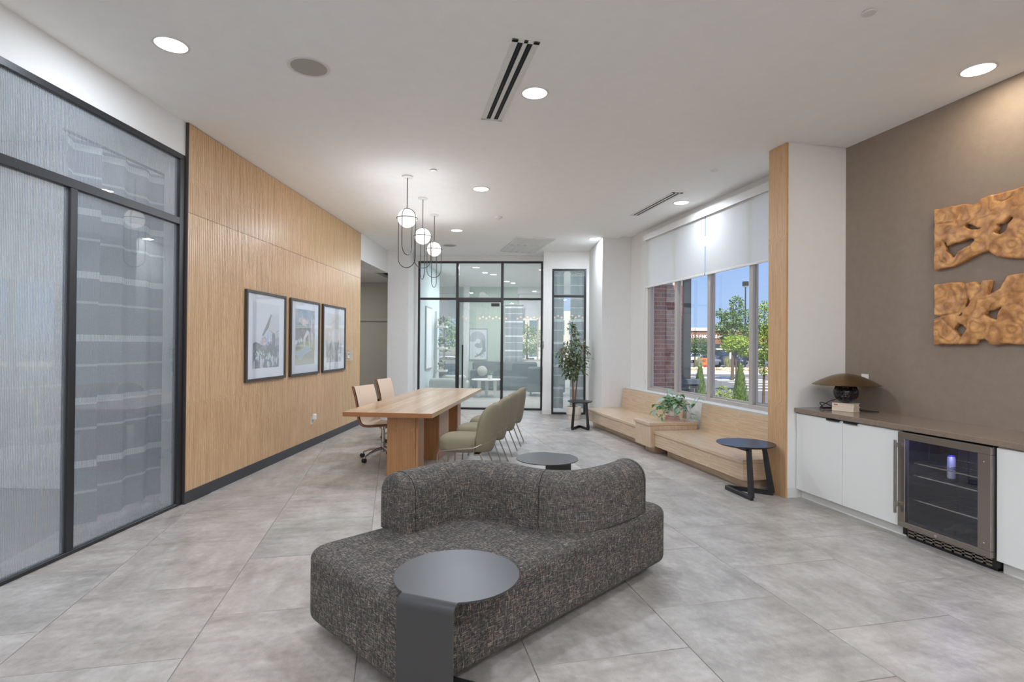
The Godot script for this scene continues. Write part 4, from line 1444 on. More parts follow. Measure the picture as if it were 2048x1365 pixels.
func build_cooler() -> void:
	var z0 := -3.525
	var z1 := -2.842
	var t := thing("beverage_cooler", "stainless beverage cooler with glass door under the counter", "fridge")
	# cabinet shell, open at the front
	part(t, "side", gbox(Vector3(3.95, 0.03, z0), Vector3(4.49, 0.840, z0 + 0.03)), M.black_plastic)
	part(t, "side", gbox(Vector3(3.95, 0.03, z1 - 0.03), Vector3(4.49, 0.840, z1)), M.black_plastic)
	part(t, "roof", gbox(Vector3(3.95, 0.81, z0 + 0.03), Vector3(4.49, 0.840, z1 - 0.03)), M.black_plastic)
	part(t, "floor_pan", gbox(Vector3(3.975, 0.10, z0 + 0.03), Vector3(4.49, 0.12, z1 - 0.03)), M.black_plastic)
	part(t, "back", gbox(Vector3(4.46, 0.12, z0 + 0.03), Vector3(4.49, 0.81, z1 - 0.03)), M.dark_void)
	var xd := 3.895
	var d := part(t, "door_frame", gbox(Vector3(xd, 0.10, z0), Vector3(xd + 0.045, 0.143, z1), 2, 0.003), M.steel)
	part(d, "stile", gbox(Vector3(xd, 0.143, z0), Vector3(xd + 0.045, 0.787, z0 + 0.062), 1, 0.003), M.steel)
	part(d, "stile", gbox(Vector3(xd, 0.143, z1 - 0.085), Vector3(xd + 0.045, 0.787, z1), 1, 0.003), M.steel)
	part(d, "top_rail", gbox(Vector3(xd, 0.787, z0), Vector3(xd + 0.045, 0.840, z1), 2, 0.003), M.steel)
	part(d, "gasket", gbox(Vector3(xd + 0.03, 0.143, z0 + 0.062), Vector3(xd + 0.045, 0.16, z1 - 0.085), 2), M.black_plastic)
	part(t, "door_glass", gbox(Vector3(xd + 0.012, 0.143, z0 + 0.062), Vector3(xd + 0.018, 0.787, z1 - 0.085)), M.cooler_pane)
	var h := Geo.new()
	h.tube([Vector3(xd - 0.036, 0.205, z0 + 0.012), Vector3(xd - 0.036, 0.775, z0 + 0.012)], 0.0105, 12)
	var hp := part(t, "handle", h, M.steel)
	for y in [0.26, 0.72]: part(hp, "bracket", gbox(Vector3(xd - 0.036, y, z0 + 0.004), Vector3(xd + 0.001, y + 0.035, z0 + 0.03), 0, 0.002), M.chrome)
	var lk := Geo.new()
	lk.T = Transform3D(Basis(Vector3(0, 0, 1), PI * 0.5), Vector3(xd, 0.122, (z0 + z1) * 0.5 - 0.03))
	lk.lathe([Vector2(0, 0.004), Vector2(0.006, 0.005), Vector2(0.011, 0.004), Vector2(0.012, 0.0), Vector2(0.0, 0.0)], 16)
	part(t, "lock", lk, M.chrome)
	for y in [0.19, 0.735]:
		var b := Geo.new()
		b.ellipsoid(Vector3(xd - 0.001, y, z1 - 0.042), Vector3(0.004, 0.006, 0.006), 10, 6)
		part(t, "screw", b, M.chrome)
	# slotted kick grille: bars and posts round open slots
	var g := Geo.new()
	var ys := [0.030, 0.043, 0.052, 0.065, 0.074, 0.094]
	for k in 3: g.box(Vector3(3.955, ys[k * 2], z0 + 0.02), Vector3(3.962, ys[k * 2 + 1], z1 - 0.005), 2)
	for k in 10:
		var z := z0 + 0.02 + k * 0.0715
		g.box(Vector3(3.955, 0.030, z), Vector3(3.962, 0.094, z + 0.018), 1)
	part(t, "kick_grille", g, M.steel)
	part(t, "grille_back", gbox(Vector3(3.985, 0.0, z0 + 0.02), Vector3(4.4, 0.03, z1 - 0.02)), M.black_plastic)
	for y in [0.315, 0.505, 0.60]:
		var s := Geo.new()
		s.box(Vector3(3.962, y, z0 + 0.035), Vector3(3.970, y + 0.009, z1 - 0.035), 2)
		for k in 22:
			var z := z0 + 0.04 + k * 0.0285
			s.tube([Vector3(3.97, y + 0.004, z), Vector3(4.44, y + 0.004, z)], 0.0018, 4)
		s.tube([Vector3(4.2, y, z0 + 0.035), Vector3(4.2, y, z1 - 0.035)], 0.002, 4)
		s.tube([Vector3(4.44, y, z0 + 0.035), Vector3(4.44, y, z1 - 0.035)], 0.003, 4)
		part(t, "wire_shelf", s, M.chrome)
	part(t, "led_light", gbox(Vector3(3.975, 0.800, z0 + 0.2), Vector3(3.99, 0.808, z1 - 0.2)), M.blue_led)
	var al := OmniLight3D.new()
	al.name = "led_glow"
	al.position = Vector3(4.02, 0.785, (z0 + z1) * 0.5)
	al.light_color = rgb(150, 160, 255)
	al.light_energy = 0.05
	al.light_size = 0.03
	al.shadow_enabled = true
	t.add_child(al)
	var can := thing("drink_can", "slim silver and violet drink can on the cooler shelf", "can", Vector3(4.13, 0.515, -3.29))
	var c := Geo.new()
	c.lathe([Vector2(0, 0), Vector2(0.022, 0.0), Vector2(0.0265, 0.008), Vector2(0.0265, 0.152), Vector2(0.022, 0.164), Vector2(0, 0.164)], 20)
	part(can, "body", c, M.can_silver)
	var rim := Geo.new()
	rim.lathe([Vector2(0.0, 0.1645), Vector2(0.020, 0.1645), Vector2(0.0225, 0.169), Vector2(0.021, 0.1715), Vector2(0.018, 0.166), Vector2(0, 0.166)], 20)
	part(can, "lid", rim, M.violet)
	for k in 3:
		var bt := Geo.new()
		bt.T = Transform3D(Basis(Vector3(0, 0, 1), PI * 0.5), Vector3.ZERO)
		bt.lathe([Vector2(0, -0.10), Vector2(0.033, -0.10), Vector2(0.036, -0.092), Vector2(0.036, 0.04), Vector2(0.03, 0.07), Vector2(0.014, 0.10), Vector2(0.013, 0.15), Vector2(0.0145, 0.152), Vector2(0.0145, 0.165), Vector2(0, 0.165)], 18)
		single("glass_bottle", ["dark glass bottle lying on the cooler floor, leftmost of three", "dark glass bottle lying on the cooler floor, middle of three", "dark glass bottle lying on the cooler floor, rightmost of three"][k], "bottle", bt, M.bottle_glass, Vector3(4.15, 0.157, -3.22 + k * 0.095), 0.0, "bottles in the cooler")

# ---------------------------------------------------------------- lamps, ceiling fittings, pictures, plants
func area_light(parent: Node3D, at: Vector3, size: float, e: float, c: Color) -> void:
	var a := AreaLight3D.new()
	a.name = "lamp_light"
	a.position = at
	a.rotation.x = -PI * 0.5
	a.area_size = Vector2(size, size)
	a.area_normalize_energy = true
	a.light_energy = e
	a.light_color = c
	a.shadow_enabled = true
	a.set("area_range", 40.0)
	parent.add_child(a)

func build_downlights() -> void:
	var ring := Geo.new()
	ring.lathe([Vector2(0.098, 0.0), Vector2(0.100, -0.006), Vector2(0.112, -0.007), Vector2(0.118, 0.0)], 32)
	var lens := Geo.new()
	lens.lathe([Vector2(0.0, -0.004), Vector2(0.099, -0.004)], 32)
	var rm := ring.mesh()
	var lm := lens.mesh()
	var spots := [[-1.505, -4.113, "recessed ceiling downlight above the reeded glass", 0.55], [1.10, -4.229, "recessed ceiling downlight beside the near slot vent", 0.95], [4.157, -3.124, "recessed ceiling downlight close to the brown wall", 0.24],
		[1.105, -7.004, "recessed ceiling downlight between the pendants and the smoke detector", 1.0], [1.09, -9.662, "recessed ceiling downlight near the farthest pendant", 1.15], [3.98, -6.988, "recessed ceiling downlight beside the slot vent at the window", 0.38],
		[3.744, -9.769, "recessed ceiling downlight in the far corner by the white pier", 1.1],
		[1.10, -1.5, "recessed ceiling downlight right above the camera", 0.75], [1.10, 1.2, "recessed ceiling downlight behind the camera, middle row", 1.0], [-1.5, -1.4, "recessed ceiling downlight behind the camera, left row", 0.5],
		[-1.5, 1.3, "recessed ceiling downlight near the back wall, left row", 1.0], [3.6, -0.4, "recessed ceiling downlight behind the camera above the counter", 1.0], [3.6, 2.2, "recessed ceiling downlight near the back wall, right row", 1.0]]
	for s in spots:
		var t := thing("downlight", s[2], "ceiling light", Vector3(s[0], CEIL, s[1]), 0.0, "recessed downlights")
		part(t, "trim_ring", rm, M.trim_white)
		part(t, "lamp_lens", lm, M.lamp_lens)
		area_light(t, Vector3(0, -0.008, 0), 0.13, DOWN_E * s[3], rgb(255, 240, 216) if s[0] > 4.1 else rgb(230, 241, 255))
	# lounge downlights seen through the far glass
	var k := 0
	for q in [[-1.55, -14.2], [-1.2, -15.6], [-0.9, -17.3], [0.2, -14.6], [0.5, -16.4]]:
		var p := lp(q[0], CEIL - 0.012, q[1])
		var t := thing("downlight", ["lounge downlight nearest behind the glass door", "lounge downlight second behind the glass door", "lounge downlight deepest behind the glass door", "lounge downlight behind the right glass light", "lounge downlight deep behind the right glass light"][k], "ceiling light", p, 0.0, "lounge downlights")
		part(t, "trim_ring", rm, M.trim_white)
		part(t, "lamp_lens", lm, M.lamp_lens)
		area_light(t, Vector3(0, -0.008, 0), 0.13, DOWN_E * 1.4, rgb(240, 246, 252))
		k += 1
	var cl := thing("downlight", "corridor downlight beyond the oak wall", "ceiling light", lp(-4.7, 3.05, -11.6), 0.0, "corridor downlights")
	part(cl, "trim_ring", rm, M.trim_white)
	part(cl, "lamp_lens", lm, M.lamp_lens)
	area_light(cl, Vector3(0, -0.008, 0), 0.13, DOWN_E * 0.5, rgb(255, 248, 238))
	# office behind the reeded glass
	for q in [[-4.9, -3.0], [-4.9, 0.2]]:
		var p := lp(q[0], CEIL, q[1])
		var t := thing("downlight", "office downlight behind the reeded glass" if q[1] < -1 else "office downlight farther back behind the reeded glass", "ceiling light", p, 0.0, "office downlights")
		part(t, "trim_ring", rm, M.trim_white)
		part(t, "lamp_lens", lm, M.lamp_lens)
		area_light(t, Vector3(0, -0.008, 0), 0.13, DOWN_E * 1.1, rgb(228, 240, 255))

func build_pendants() -> void:
	var spots := [[0.151, -6.687, 3.026, 1.02, "globe pendant lamp in a black wire cage, nearest of three"], [0.388, -7.644, 3.005, 0.2, "globe pendant lamp in a black wire cage, middle of three"], [0.616, -8.574, 2.993, -0.42, "globe pendant lamp in a black wire cage, farthest of three"]]
	for s in spots:
		var t := thing("pendant_lamp", s[4], "pendant light", Vector3(s[0], s[2], s[1]), s[3], "wire cage globe pendants")
		var up: float = CEIL - s[2]
		var can := Geo.new()
		can.lathe([Vector2(0, up - 0.022), Vector2(0.064, up - 0.018), Vector2(0.07, up - 0.001), Vector2(0, up)], 28)
		part(t, "canopy", can, M.trim_white)
		var rod := Geo.new()
		rod.tube([Vector3(0, 0.118, 0), Vector3(0, up - 0.02, 0)], 0.0055, 8)
		part(t, "rod", rod, M.black_metal)
		var gl := Geo.new()
		gl.ellipsoid(Vector3.ZERO, Vector3.ONE * 0.112, 36, 20)
		part(t, "globe", gl, M.globe_glow)
		var ring := Geo.new()
		ring.tube(arc(Vector3.ZERO, Vector3.RIGHT, Vector3.BACK, 0.124, 0, TAU * 39.0 / 40.0, 39), 0.005, 6, true)
		part(t, "equator_ring", ring, M.black_metal)
		for k in 2:
			var ax := Vector3.RIGHT if k == 0 else Vector3.BACK
			var w := 0.117
			var low := -0.445 if k == 0 else -0.60
			var ay := Vector3.UP
			var wid := w if k == 0 else 0.062
			var pts := arc(Vector3.ZERO, ax, ay, w, 0, PI, 16)
			if k == 1:
				pts = []
				for q in arc(Vector3.ZERO, ax, ay, w, 0, PI, 16): pts.append(q)
				wid = w
			pts.append_array(arc(Vector3(0, low + wid, 0), ax, ay, wid, PI, TAU, 16))
			var lg := Geo.new()
			lg.tube(pts, 0.005, 6, true)
			part(t, "wire_loop", lg, M.black_metal)
		var o := OmniLight3D.new()
		o.name = "lamp_light"
		o.light_energy = PEND_E
		o.light_color = rgb(240, 246, 255)
		o.light_size = 0.1
		o.omni_range = 30.0
		o.omni_attenuation = 2.0
		o.shadow_enabled = true
		t.add_child(o)

func build_ceiling_fittings() -> void:
	for s in [[-0.626, -4.214, "round in-ceiling speaker grille near the left wall"], [1.115, -11.16, "round in-ceiling speaker grille near the far glass"]]:
		var t := thing("ceiling_speaker", s[2], "speaker", Vector3(s[0], CEIL, s[1]), 0.0, "in-ceiling speakers")
		var g := Geo.new()
		g.lathe([Vector2(0.128, -0.003), Vector2(0.13, -0.007), Vector2(0.15, -0.005), Vector2(0.153, 0.0)], 36)
		part(t, "rim", g, M.trim_white)
		var f := Geo.new()
		f.lathe([Vector2(0, -0.009), Vector2(0.10, -0.007), Vector2(0.129, -0.004)], 36)
		part(t, "mesh_grille", f, M.speaker_mesh)
	for s in [[0.442, -6.373, "flat round sprinkler cover beside the nearest pendant"], [3.618, -5.614, "flat round sprinkler cover near the street window"], [2.805, -2.737, "flat round sprinkler cover toward the brown wall"]]:
		var g := Geo.new()
		g.lathe([Vector2(0, -0.012), Vector2(0.036, -0.012), Vector2(0.041, -0.007), Vector2(0.041, -0.003), Vector2(0.034, 0.0)], 28)
		single("sprinkler_cover", s[2], "sprinkler", g, M.trim_white, Vector3(s[0], CEIL, s[1]), 0.0, "sprinkler covers")
	var sm := thing("smoke_detector", "white domed smoke detector in the middle of the ceiling", "smoke detector", Vector3(1.623, CEIL, -8.472))
	var g1 := Geo.new()
	g1.lathe([Vector2(0, -0.034), Vector2(0.03, -0.033), Vector2(0.055, -0.022), Vector2(0.06, -0.008), Vector2(0.062, 0.0)], 24)
	part(sm, "dome", g1, M.trim_white)
	var g2 := Geo.new()
	g2.lathe([Vector2(0, -0.044), Vector2(0.014, -0.042), Vector2(0.018, -0.033)], 16)
	part(sm, "sensor", g2, M.trim_white)
	for s in [[0.852, -4.83, -3.505, 0.095, "double slot linear air vent in the near ceiling"], [3.67, -7.86, -6.53, 0.075, "double slot linear air vent by the street window"]]:
		var t := thing("slot_vent", s[4], "air vent", Vector3(s[0], CEIL, 0), 0.0, "linear slot vents")
		var z0: float = s[1]
		var z1: float = s[2]
		var hw: float = s[3]
		part(t, "backing", gbox(Vector3(-hw + 0.02, -0.0012, z0 + 0.02), Vector3(hw - 0.02, -0.0002, z1 - 0.02)), M.slot_dark)
		var g := Geo.new()
		var sl := hw * 0.17
		for b in [[-hw, -hw * 0.55], [-sl * 0.9, sl * 0.9], [hw * 0.55, hw]]: g.box(Vector3(b[0], -0.007, z0), Vector3(b[1], 0, z1), 2, 0.001)
		g.box(Vector3(-hw, -0.007, z0), Vector3(hw, 0, z0 + 0.03), 0, 0.001)
		g.box(Vector3(-hw, -0.007, z1 - 0.03), Vector3(hw, 0, z1), 0, 0.001)
		part(t, "frame", g, M.trim_white)
		for k in 2:
			var x := (-1.0 if k == 0 else 1.0) * hw * 0.36
			part(t, "vane", gbox(Vector3(x - 0.002, -0.004, z0 + 0.03), Vector3(x + 0.002, -0.0012, z1 - 0.03), 2), M.black_plastic)
	# ceiling air grille with curved vanes, two bays
	var gr := thing("air_grille", "square white return air grille with curved vanes near the far glass", "air vent", Vector3(2.64, CEIL, -10.75))
	for k in 2:
		var zc := -0.41 if k == 0 else 0.41
		var g := Geo.new()
		g.box(Vector3(-0.38, -0.02, zc - 0.40), Vector3(-0.35, 0, zc + 0.40), 2, 0.003)
		g.box(Vector3(0.35, -0.02, zc - 0.40), Vector3(0.38, 0, zc + 0.40), 2, 0.003)
		g.box(Vector3(-0.35, -0.02, zc - 0.40), Vector3(0.35, 0, zc - 0.37), 0, 0.003)
		g.box(Vector3(-0.35, -0.02, zc + 0.37), Vector3(0.35, 0, zc + 0.40), 0, 0.003)
		part(gr, "frame", g, M.trim_white)
		for q in 5:
			var v := Geo.new()
			var rows := []
			for e in 6:
				var f := e / 5.0
				var x := -0.35 + 0.14 * q + 0.135 * f
				var y := -0.006 - 0.022 * f * f
				rows.append([Vector3(x, y, zc - 0.37), Vector3(x, y, zc + 0.37)])
			v.grid(rows)
			part(gr, "vane", v, M.trim_white)

func build_pictures() -> void:
	var defs := [[-5.87, -6.83, "print_peak", "framed abstract print of a dark peak, nearest of three", 0.5, 0.66, 0.16, 0.11], [-6.965, -7.925, "print_valley", "framed abstract print in teal and ochre, middle of three", 0.75, 0.66, 0.16, 0.13], [-8.05, -9.025, "print_sun", "framed pale abstract print with a white sun disc, farthest of three", 0.6, 0.66, 0.16, 0.13]]
	for d in defs:
		var t := thing("framed_print", d[3], "picture", Vector3.ZERO, YL, "framed prints on the oak wall")
		var X := -3.216
		var z1: float = d[0]
		var z0: float = d[1]
		var y0 := 1.055
		var y1 := 2.098
		var fw := 0.032
		var fd := 0.032
		for b in [[Vector3(X, y0, z0), Vector3(X + fd, y0 + fw, z1), 2], [Vector3(X, y1 - fw, z0), Vector3(X + fd, y1, z1), 2], [Vector3(X, y0 + fw, z0), Vector3(X + fd, y1 - fw, z0 + fw), 1], [Vector3(X, y0 + fw, z1 - fw), Vector3(X + fd, y1 - fw, z1), 1]]:
			part(t, "frame_bar", gbox(b[0], b[1], b[2], 0.002), M.frame_brown)
		part(t, "mount", gbox(Vector3(X, y0 + fw, z0 + fw), Vector3(X + 0.012, y1 - fw, z1 - fw)), M.mount_white)
		var g := Geo.new()
		var a0 := z0 + fw + 0.13
		var a1 := z1 - fw - 0.13
		var b0 := y0 + fw + 0.115
		var b1 := y1 - fw - 0.10
		var x := X + 0.0135
		g.quad(Vector3(x, b0, a1), Vector3(x, b0, a0), Vector3(x, b1, a0), Vector3(x, b1, a1), Vector3.RIGHT, Vector2(0, 1), Vector2(1, 1), Vector2(1, 0), Vector2(0, 0))
		part(t, "print", g, M[d[2]])
		part(t, "glazing", gbox(Vector3(X + 0.019, y0 + fw, z0 + fw), Vector3(X + 0.021, y1 - fw, z1 - fw)), M.picture_pane)

func build_devices() -> void:
	var X := -3.216
	var t := thing("thermostat", "thermostat under a clear cover beside the pale print", "thermostat", Vector3.ZERO, YL)
	part(t, "plate", gbox(Vector3(X, 1.245, -9.245), Vector3(X + 0.022, 1.345, -9.165), 1, 0.003), M.device_white)
	part(t, "lock_box", gbox(Vector3(X, 1.20, -9.29), Vector3(X + 0.07, 1.39, -9.12), 1, 0.005), M.cover_pane)
	part(t, "screen", gbox(Vector3(X + 0.022, 1.30, -9.225), Vector3(X + 0.024, 1.33, -9.185)), M.dark_void)
	var o := thing("wall_outlet", "white wall outlet low on the oak wall", "outlet", Vector3.ZERO, YL)
	part(o, "plate", gbox(Vector3(X, 0.325, -7.755), Vector3(X + 0.006, 0.445, -7.685), 1, 0.002), M.device_white)
	part(o, "socket", gbox(Vector3(X + 0.006, 0.345, -7.735), Vector3(X + 0.008, 0.378, -7.705), 1, 0.001), M.trim_white)
	var s := thing("plug_in_freshener", "small white plug-in air freshener in the oak wall outlet", "air freshener", Vector3.ZERO, YL)
	var g := Geo.new()
	g.cushion(Vector3(X + 0.009, 0.39, -7.765), Vector3(X + 0.062, 0.475, -7.70), 0.02, 0.015, 0.012)
	part(s, "body", g, M.device_white)
	var g2 := Geo.new()
	g2.lathe([Vector2(0, 0), Vector2(0.015, 0), Vector2(0.017, 0.03), Vector2(0, 0.032)], 16)
	part(s, "vial", g2, M.paper, Vector3(X + 0.034, 0.36, -7.735))
	var r := thing("wall_control", "small white shade control on the white pier", "switch", Vector3(4.02, 1.99, -9.6))
	part(r, "plate", gbox(Vector3(-0.035, -0.055, 0), Vector3(0.035, 0.055, 0.008), 1, 0.002), M.device_white)
	for k in 3: part(r, "button", gbox(Vector3(-0.02, -0.04 + 0.03 * k, 0.008), Vector3(0.02, -0.02 + 0.03 * k, 0.011), 0, 0.001), M.trim_white)
	var q := thing("wall_outlet", "white outlet plate on the brown wall behind the brass lamp", "outlet", Vector3(4.51, 1.18, -4.43))
	part(q, "plate", gbox(Vector3(-0.007, -0.06, -0.04), Vector3(0, 0.06, 0.04), 1, 0.002), M.device_white)
	part(q, "socket", gbox(Vector3(-0.009, -0.035, -0.02), Vector3(-0.007, -0.005, 0.02), 1), M.trim_white)
	var ds := thing("door_switch", "small dark door switch on the pier right of the glass partition", "switch", Vector3.ZERO, YL)
	part(ds, "plate", gbox(Vector3(0.186, 1.42, -11.742), Vector3(0.2, 1.58, -11.747), 1), M.steel)
	part(ds, "button", gbox(Vector3(0.188, 1.46, -11.740), Vector3(0.198, 1.5, -11.742), 1), M.black_plastic)

func build_shades() -> void:
	for a in [[-8.94, -7.058, "white roller shade on the far half of the street window"], [-7.032, -4.945, "white roller shade on the near half of the street window"]]:
		var t := thing("roller_shade", a[2], "shade", Vector3.ZERO, 0.0, "white roller shades")
		part(t, "cloth", gbox(Vector3(4.398, 2.555, a[0]), Vector3(4.400, 3.44, a[1])), M.shade_cloth)
		part(t, "hem_bar", gbox(Vector3(4.388, 2.525, a[0]), Vector3(4.408, 2.556, a[1]), 2, 0.004), M.trim_white)
		part(t, "fascia", gbox(Vector3(4.352, 3.37, a[0] - 0.01), Vector3(4.362, 3.475, a[1] + 0.01), 2, 0.001), M.trim_white)
		var g := Geo.new()
		g.tube([Vector3(4.392, 3.425, a[0]), Vector3(4.392, 3.425, a[1])], 0.025, 12)
		part(t, "roller_tube", g, M.trim_white)
	var c := thing("shade_chain", "white bead chain hanging beside the far roller shade", "chain", Vector3(4.400, 0.86, -8.972))
	var g2 := Geo.new()
	for x in [-0.012, 0.012]: g2.tube([Vector3(0, 0.0, x), Vector3(0, 2.5, x)], 0.002, 5)
	g2.tube(arc(Vector3(0, 0.0, 0), Vector3.BACK, Vector3.UP, 0.012, PI, TAU, 8), 0.002, 5)
	part(c, "cord_loop", g2, M.trim_white)
	part(c, "tension_clip", gbox(Vector3(-0.01, -0.03, -0.012), Vector3(0.012, 0.02, 0.012), 1, 0.002), M.device_white)

# ---- carved teak wall panels: distance field meshed with surface nets
func poly_dist(p: Vector2, poly: PackedVector2Array) -> float:
	var d := 1e9
	var inside := false
	var m := poly.size()
	var j := m - 1
	for k in m:
		var a := poly[k]
		var b := poly[j]
		var e := a - b
		var w := p - b
		var t := clampf(w.dot(e) / e.length_squared(), 0.0, 1.0)
		d = minf(d, (w - e * t).length_squared())
		if (a.y > p.y) != (b.y > p.y) and p.x < (b.x - a.x) * (p.y - a.y) / (b.y - a.y) + a.x: inside = not inside
		j = k
	return -sqrt(d) if inside else sqrt(d)

func pv(a: Array) -> PackedVector2Array:
	var o := PackedVector2Array()
	for k in range(0, a.size(), 2): o.append(Vector2(a[k], a[k + 1]))
	return o

func carve(outline: PackedVector2Array, holes: Array, dents: Array, w: float, h: float, th: float, sd: int) -> ArrayMesh:
	var cs := 0.0085
	var nx := int(w / cs) + 5
	var ny := int(h / cs) + 5
	var nz := int(th / cs) + 5
	var f2 := PackedFloat32Array()
	var hf := PackedFloat32Array()
	f2.resize(nx * ny); hf.resize(nx * ny)
	var nz1 := FastNoiseLite.new()
	nz1.seed = sd
	nz1.frequency = 5.0
	nz1.fractal_octaves = 3
	for y in ny:
		for x in nx:
			var p := Vector2((x - 2) * cs, (y - 2) * cs)
			var q := p + Vector2(nz1.get_noise_2d(p.x * 2.0, p.y * 2.0), nz1.get_noise_2d(p.x * 2.0 + 9.0, p.y * 2.0)) * 0.006
			var d := poly_dist(q, outline)
			for hp in holes: d = maxf(d, -poly_dist(q, hp))
			f2[y * nx + x] = d
			var dep := 0.011 * nz1.get_noise_2d(p.x * 0.6, p.y * 0.6) + 0.002 * nz1.get_noise_2d(p.x * 3.0 + 40.0, p.y * 3.0)
			for dn in dents: dep += clampf(0.010 - absf(poly_dist(q, dn)) * 0.9, 0.0, 0.010) * 0.8
			hf[y * nx + x] = th - 0.010 - dep
	# smooth maximum of the outline and the relief, evaluated on the fly
	var val := PackedFloat32Array()
	val.resize(nx * ny * nz)
	for z in nz:
		var pz := (z - 2) * cs
		for q in nx * ny:
			var d: float = f2[q]
			var e: float = maxf(pz - hf[q], -pz)
			var k := 0.014
			var mx := maxf(d, e)
			var hh := maxf(k - absf(d - e), 0.0) / k
			val[z * nx * ny + q] = mx + hh * hh * k * 0.25
	var g := Geo.new()
	var ids := {}
	var st := [1, nx, nx * ny]
	for z in nz - 1:
		for y in ny - 1:
			for x in nx - 1:
				var b := z * nx * ny + y * nx + x
				var neg := 0
				for c in 8:
					if val[b + (c & 1) + ((c >> 1) & 1) * nx + ((c >> 2) & 1) * nx * ny] < 0.0: neg += 1
				if neg == 0 or neg == 8: continue
				var sum := Vector3.ZERO
				var cnt := 0
				for c in 8:
					for ax in 3:
						if c & (1 << ax): continue
						var va: float = val[b + (c & 1) + ((c >> 1) & 1) * nx + ((c >> 2) & 1) * nx * ny]
						var c2 := c | (1 << ax)
						var vb: float = val[b + (c2 & 1) + ((c2 >> 1) & 1) * nx + ((c2 >> 2) & 1) * nx * ny]
						if (va < 0.0) != (vb < 0.0):
							var t := va / (va - vb)
							var p := Vector3(c & 1, (c >> 1) & 1, (c >> 2) & 1)
							p[ax] = t
							sum += p
							cnt += 1
				var pos := (sum / cnt + Vector3(x - 2, y - 2, z - 2)) * cs
				var gr := Vector3(val[b + 1] - val[b], val[b + nx] - val[b], val[b + nx * ny] - val[b]) + Vector3(val[b + 1 + nx + nx * ny] - val[b + nx + nx * ny], val[b + 1 + nx + nx * ny] - val[b + 1 + nx * ny], val[b + 1 + nx + nx * ny] - val[b + 1 + nx])
				ids[b] = g.vert(pos, gr.normalized() if gr.length() > 1e-9 else Vector3.BACK)
	for z in range(1, nz - 1):
		for y in range(1, ny - 1):
			for x in range(1, nx - 1):
				var b := z * nx * ny + y * nx + x
				for ax in 3:
					if (val[b] < 0.0) == (val[b + st[ax]] < 0.0): continue
					var u: int = st[(ax + 1) % 3]
					var v: int = st[(ax + 2) % 3]
					if ids.has(b) and ids.has(b - u) and ids.has(b - u - v) and ids.has(b - v): g.quadi(ids[b], ids[b - u], ids[b - u - v], ids[b - v])
	return g.mesh()

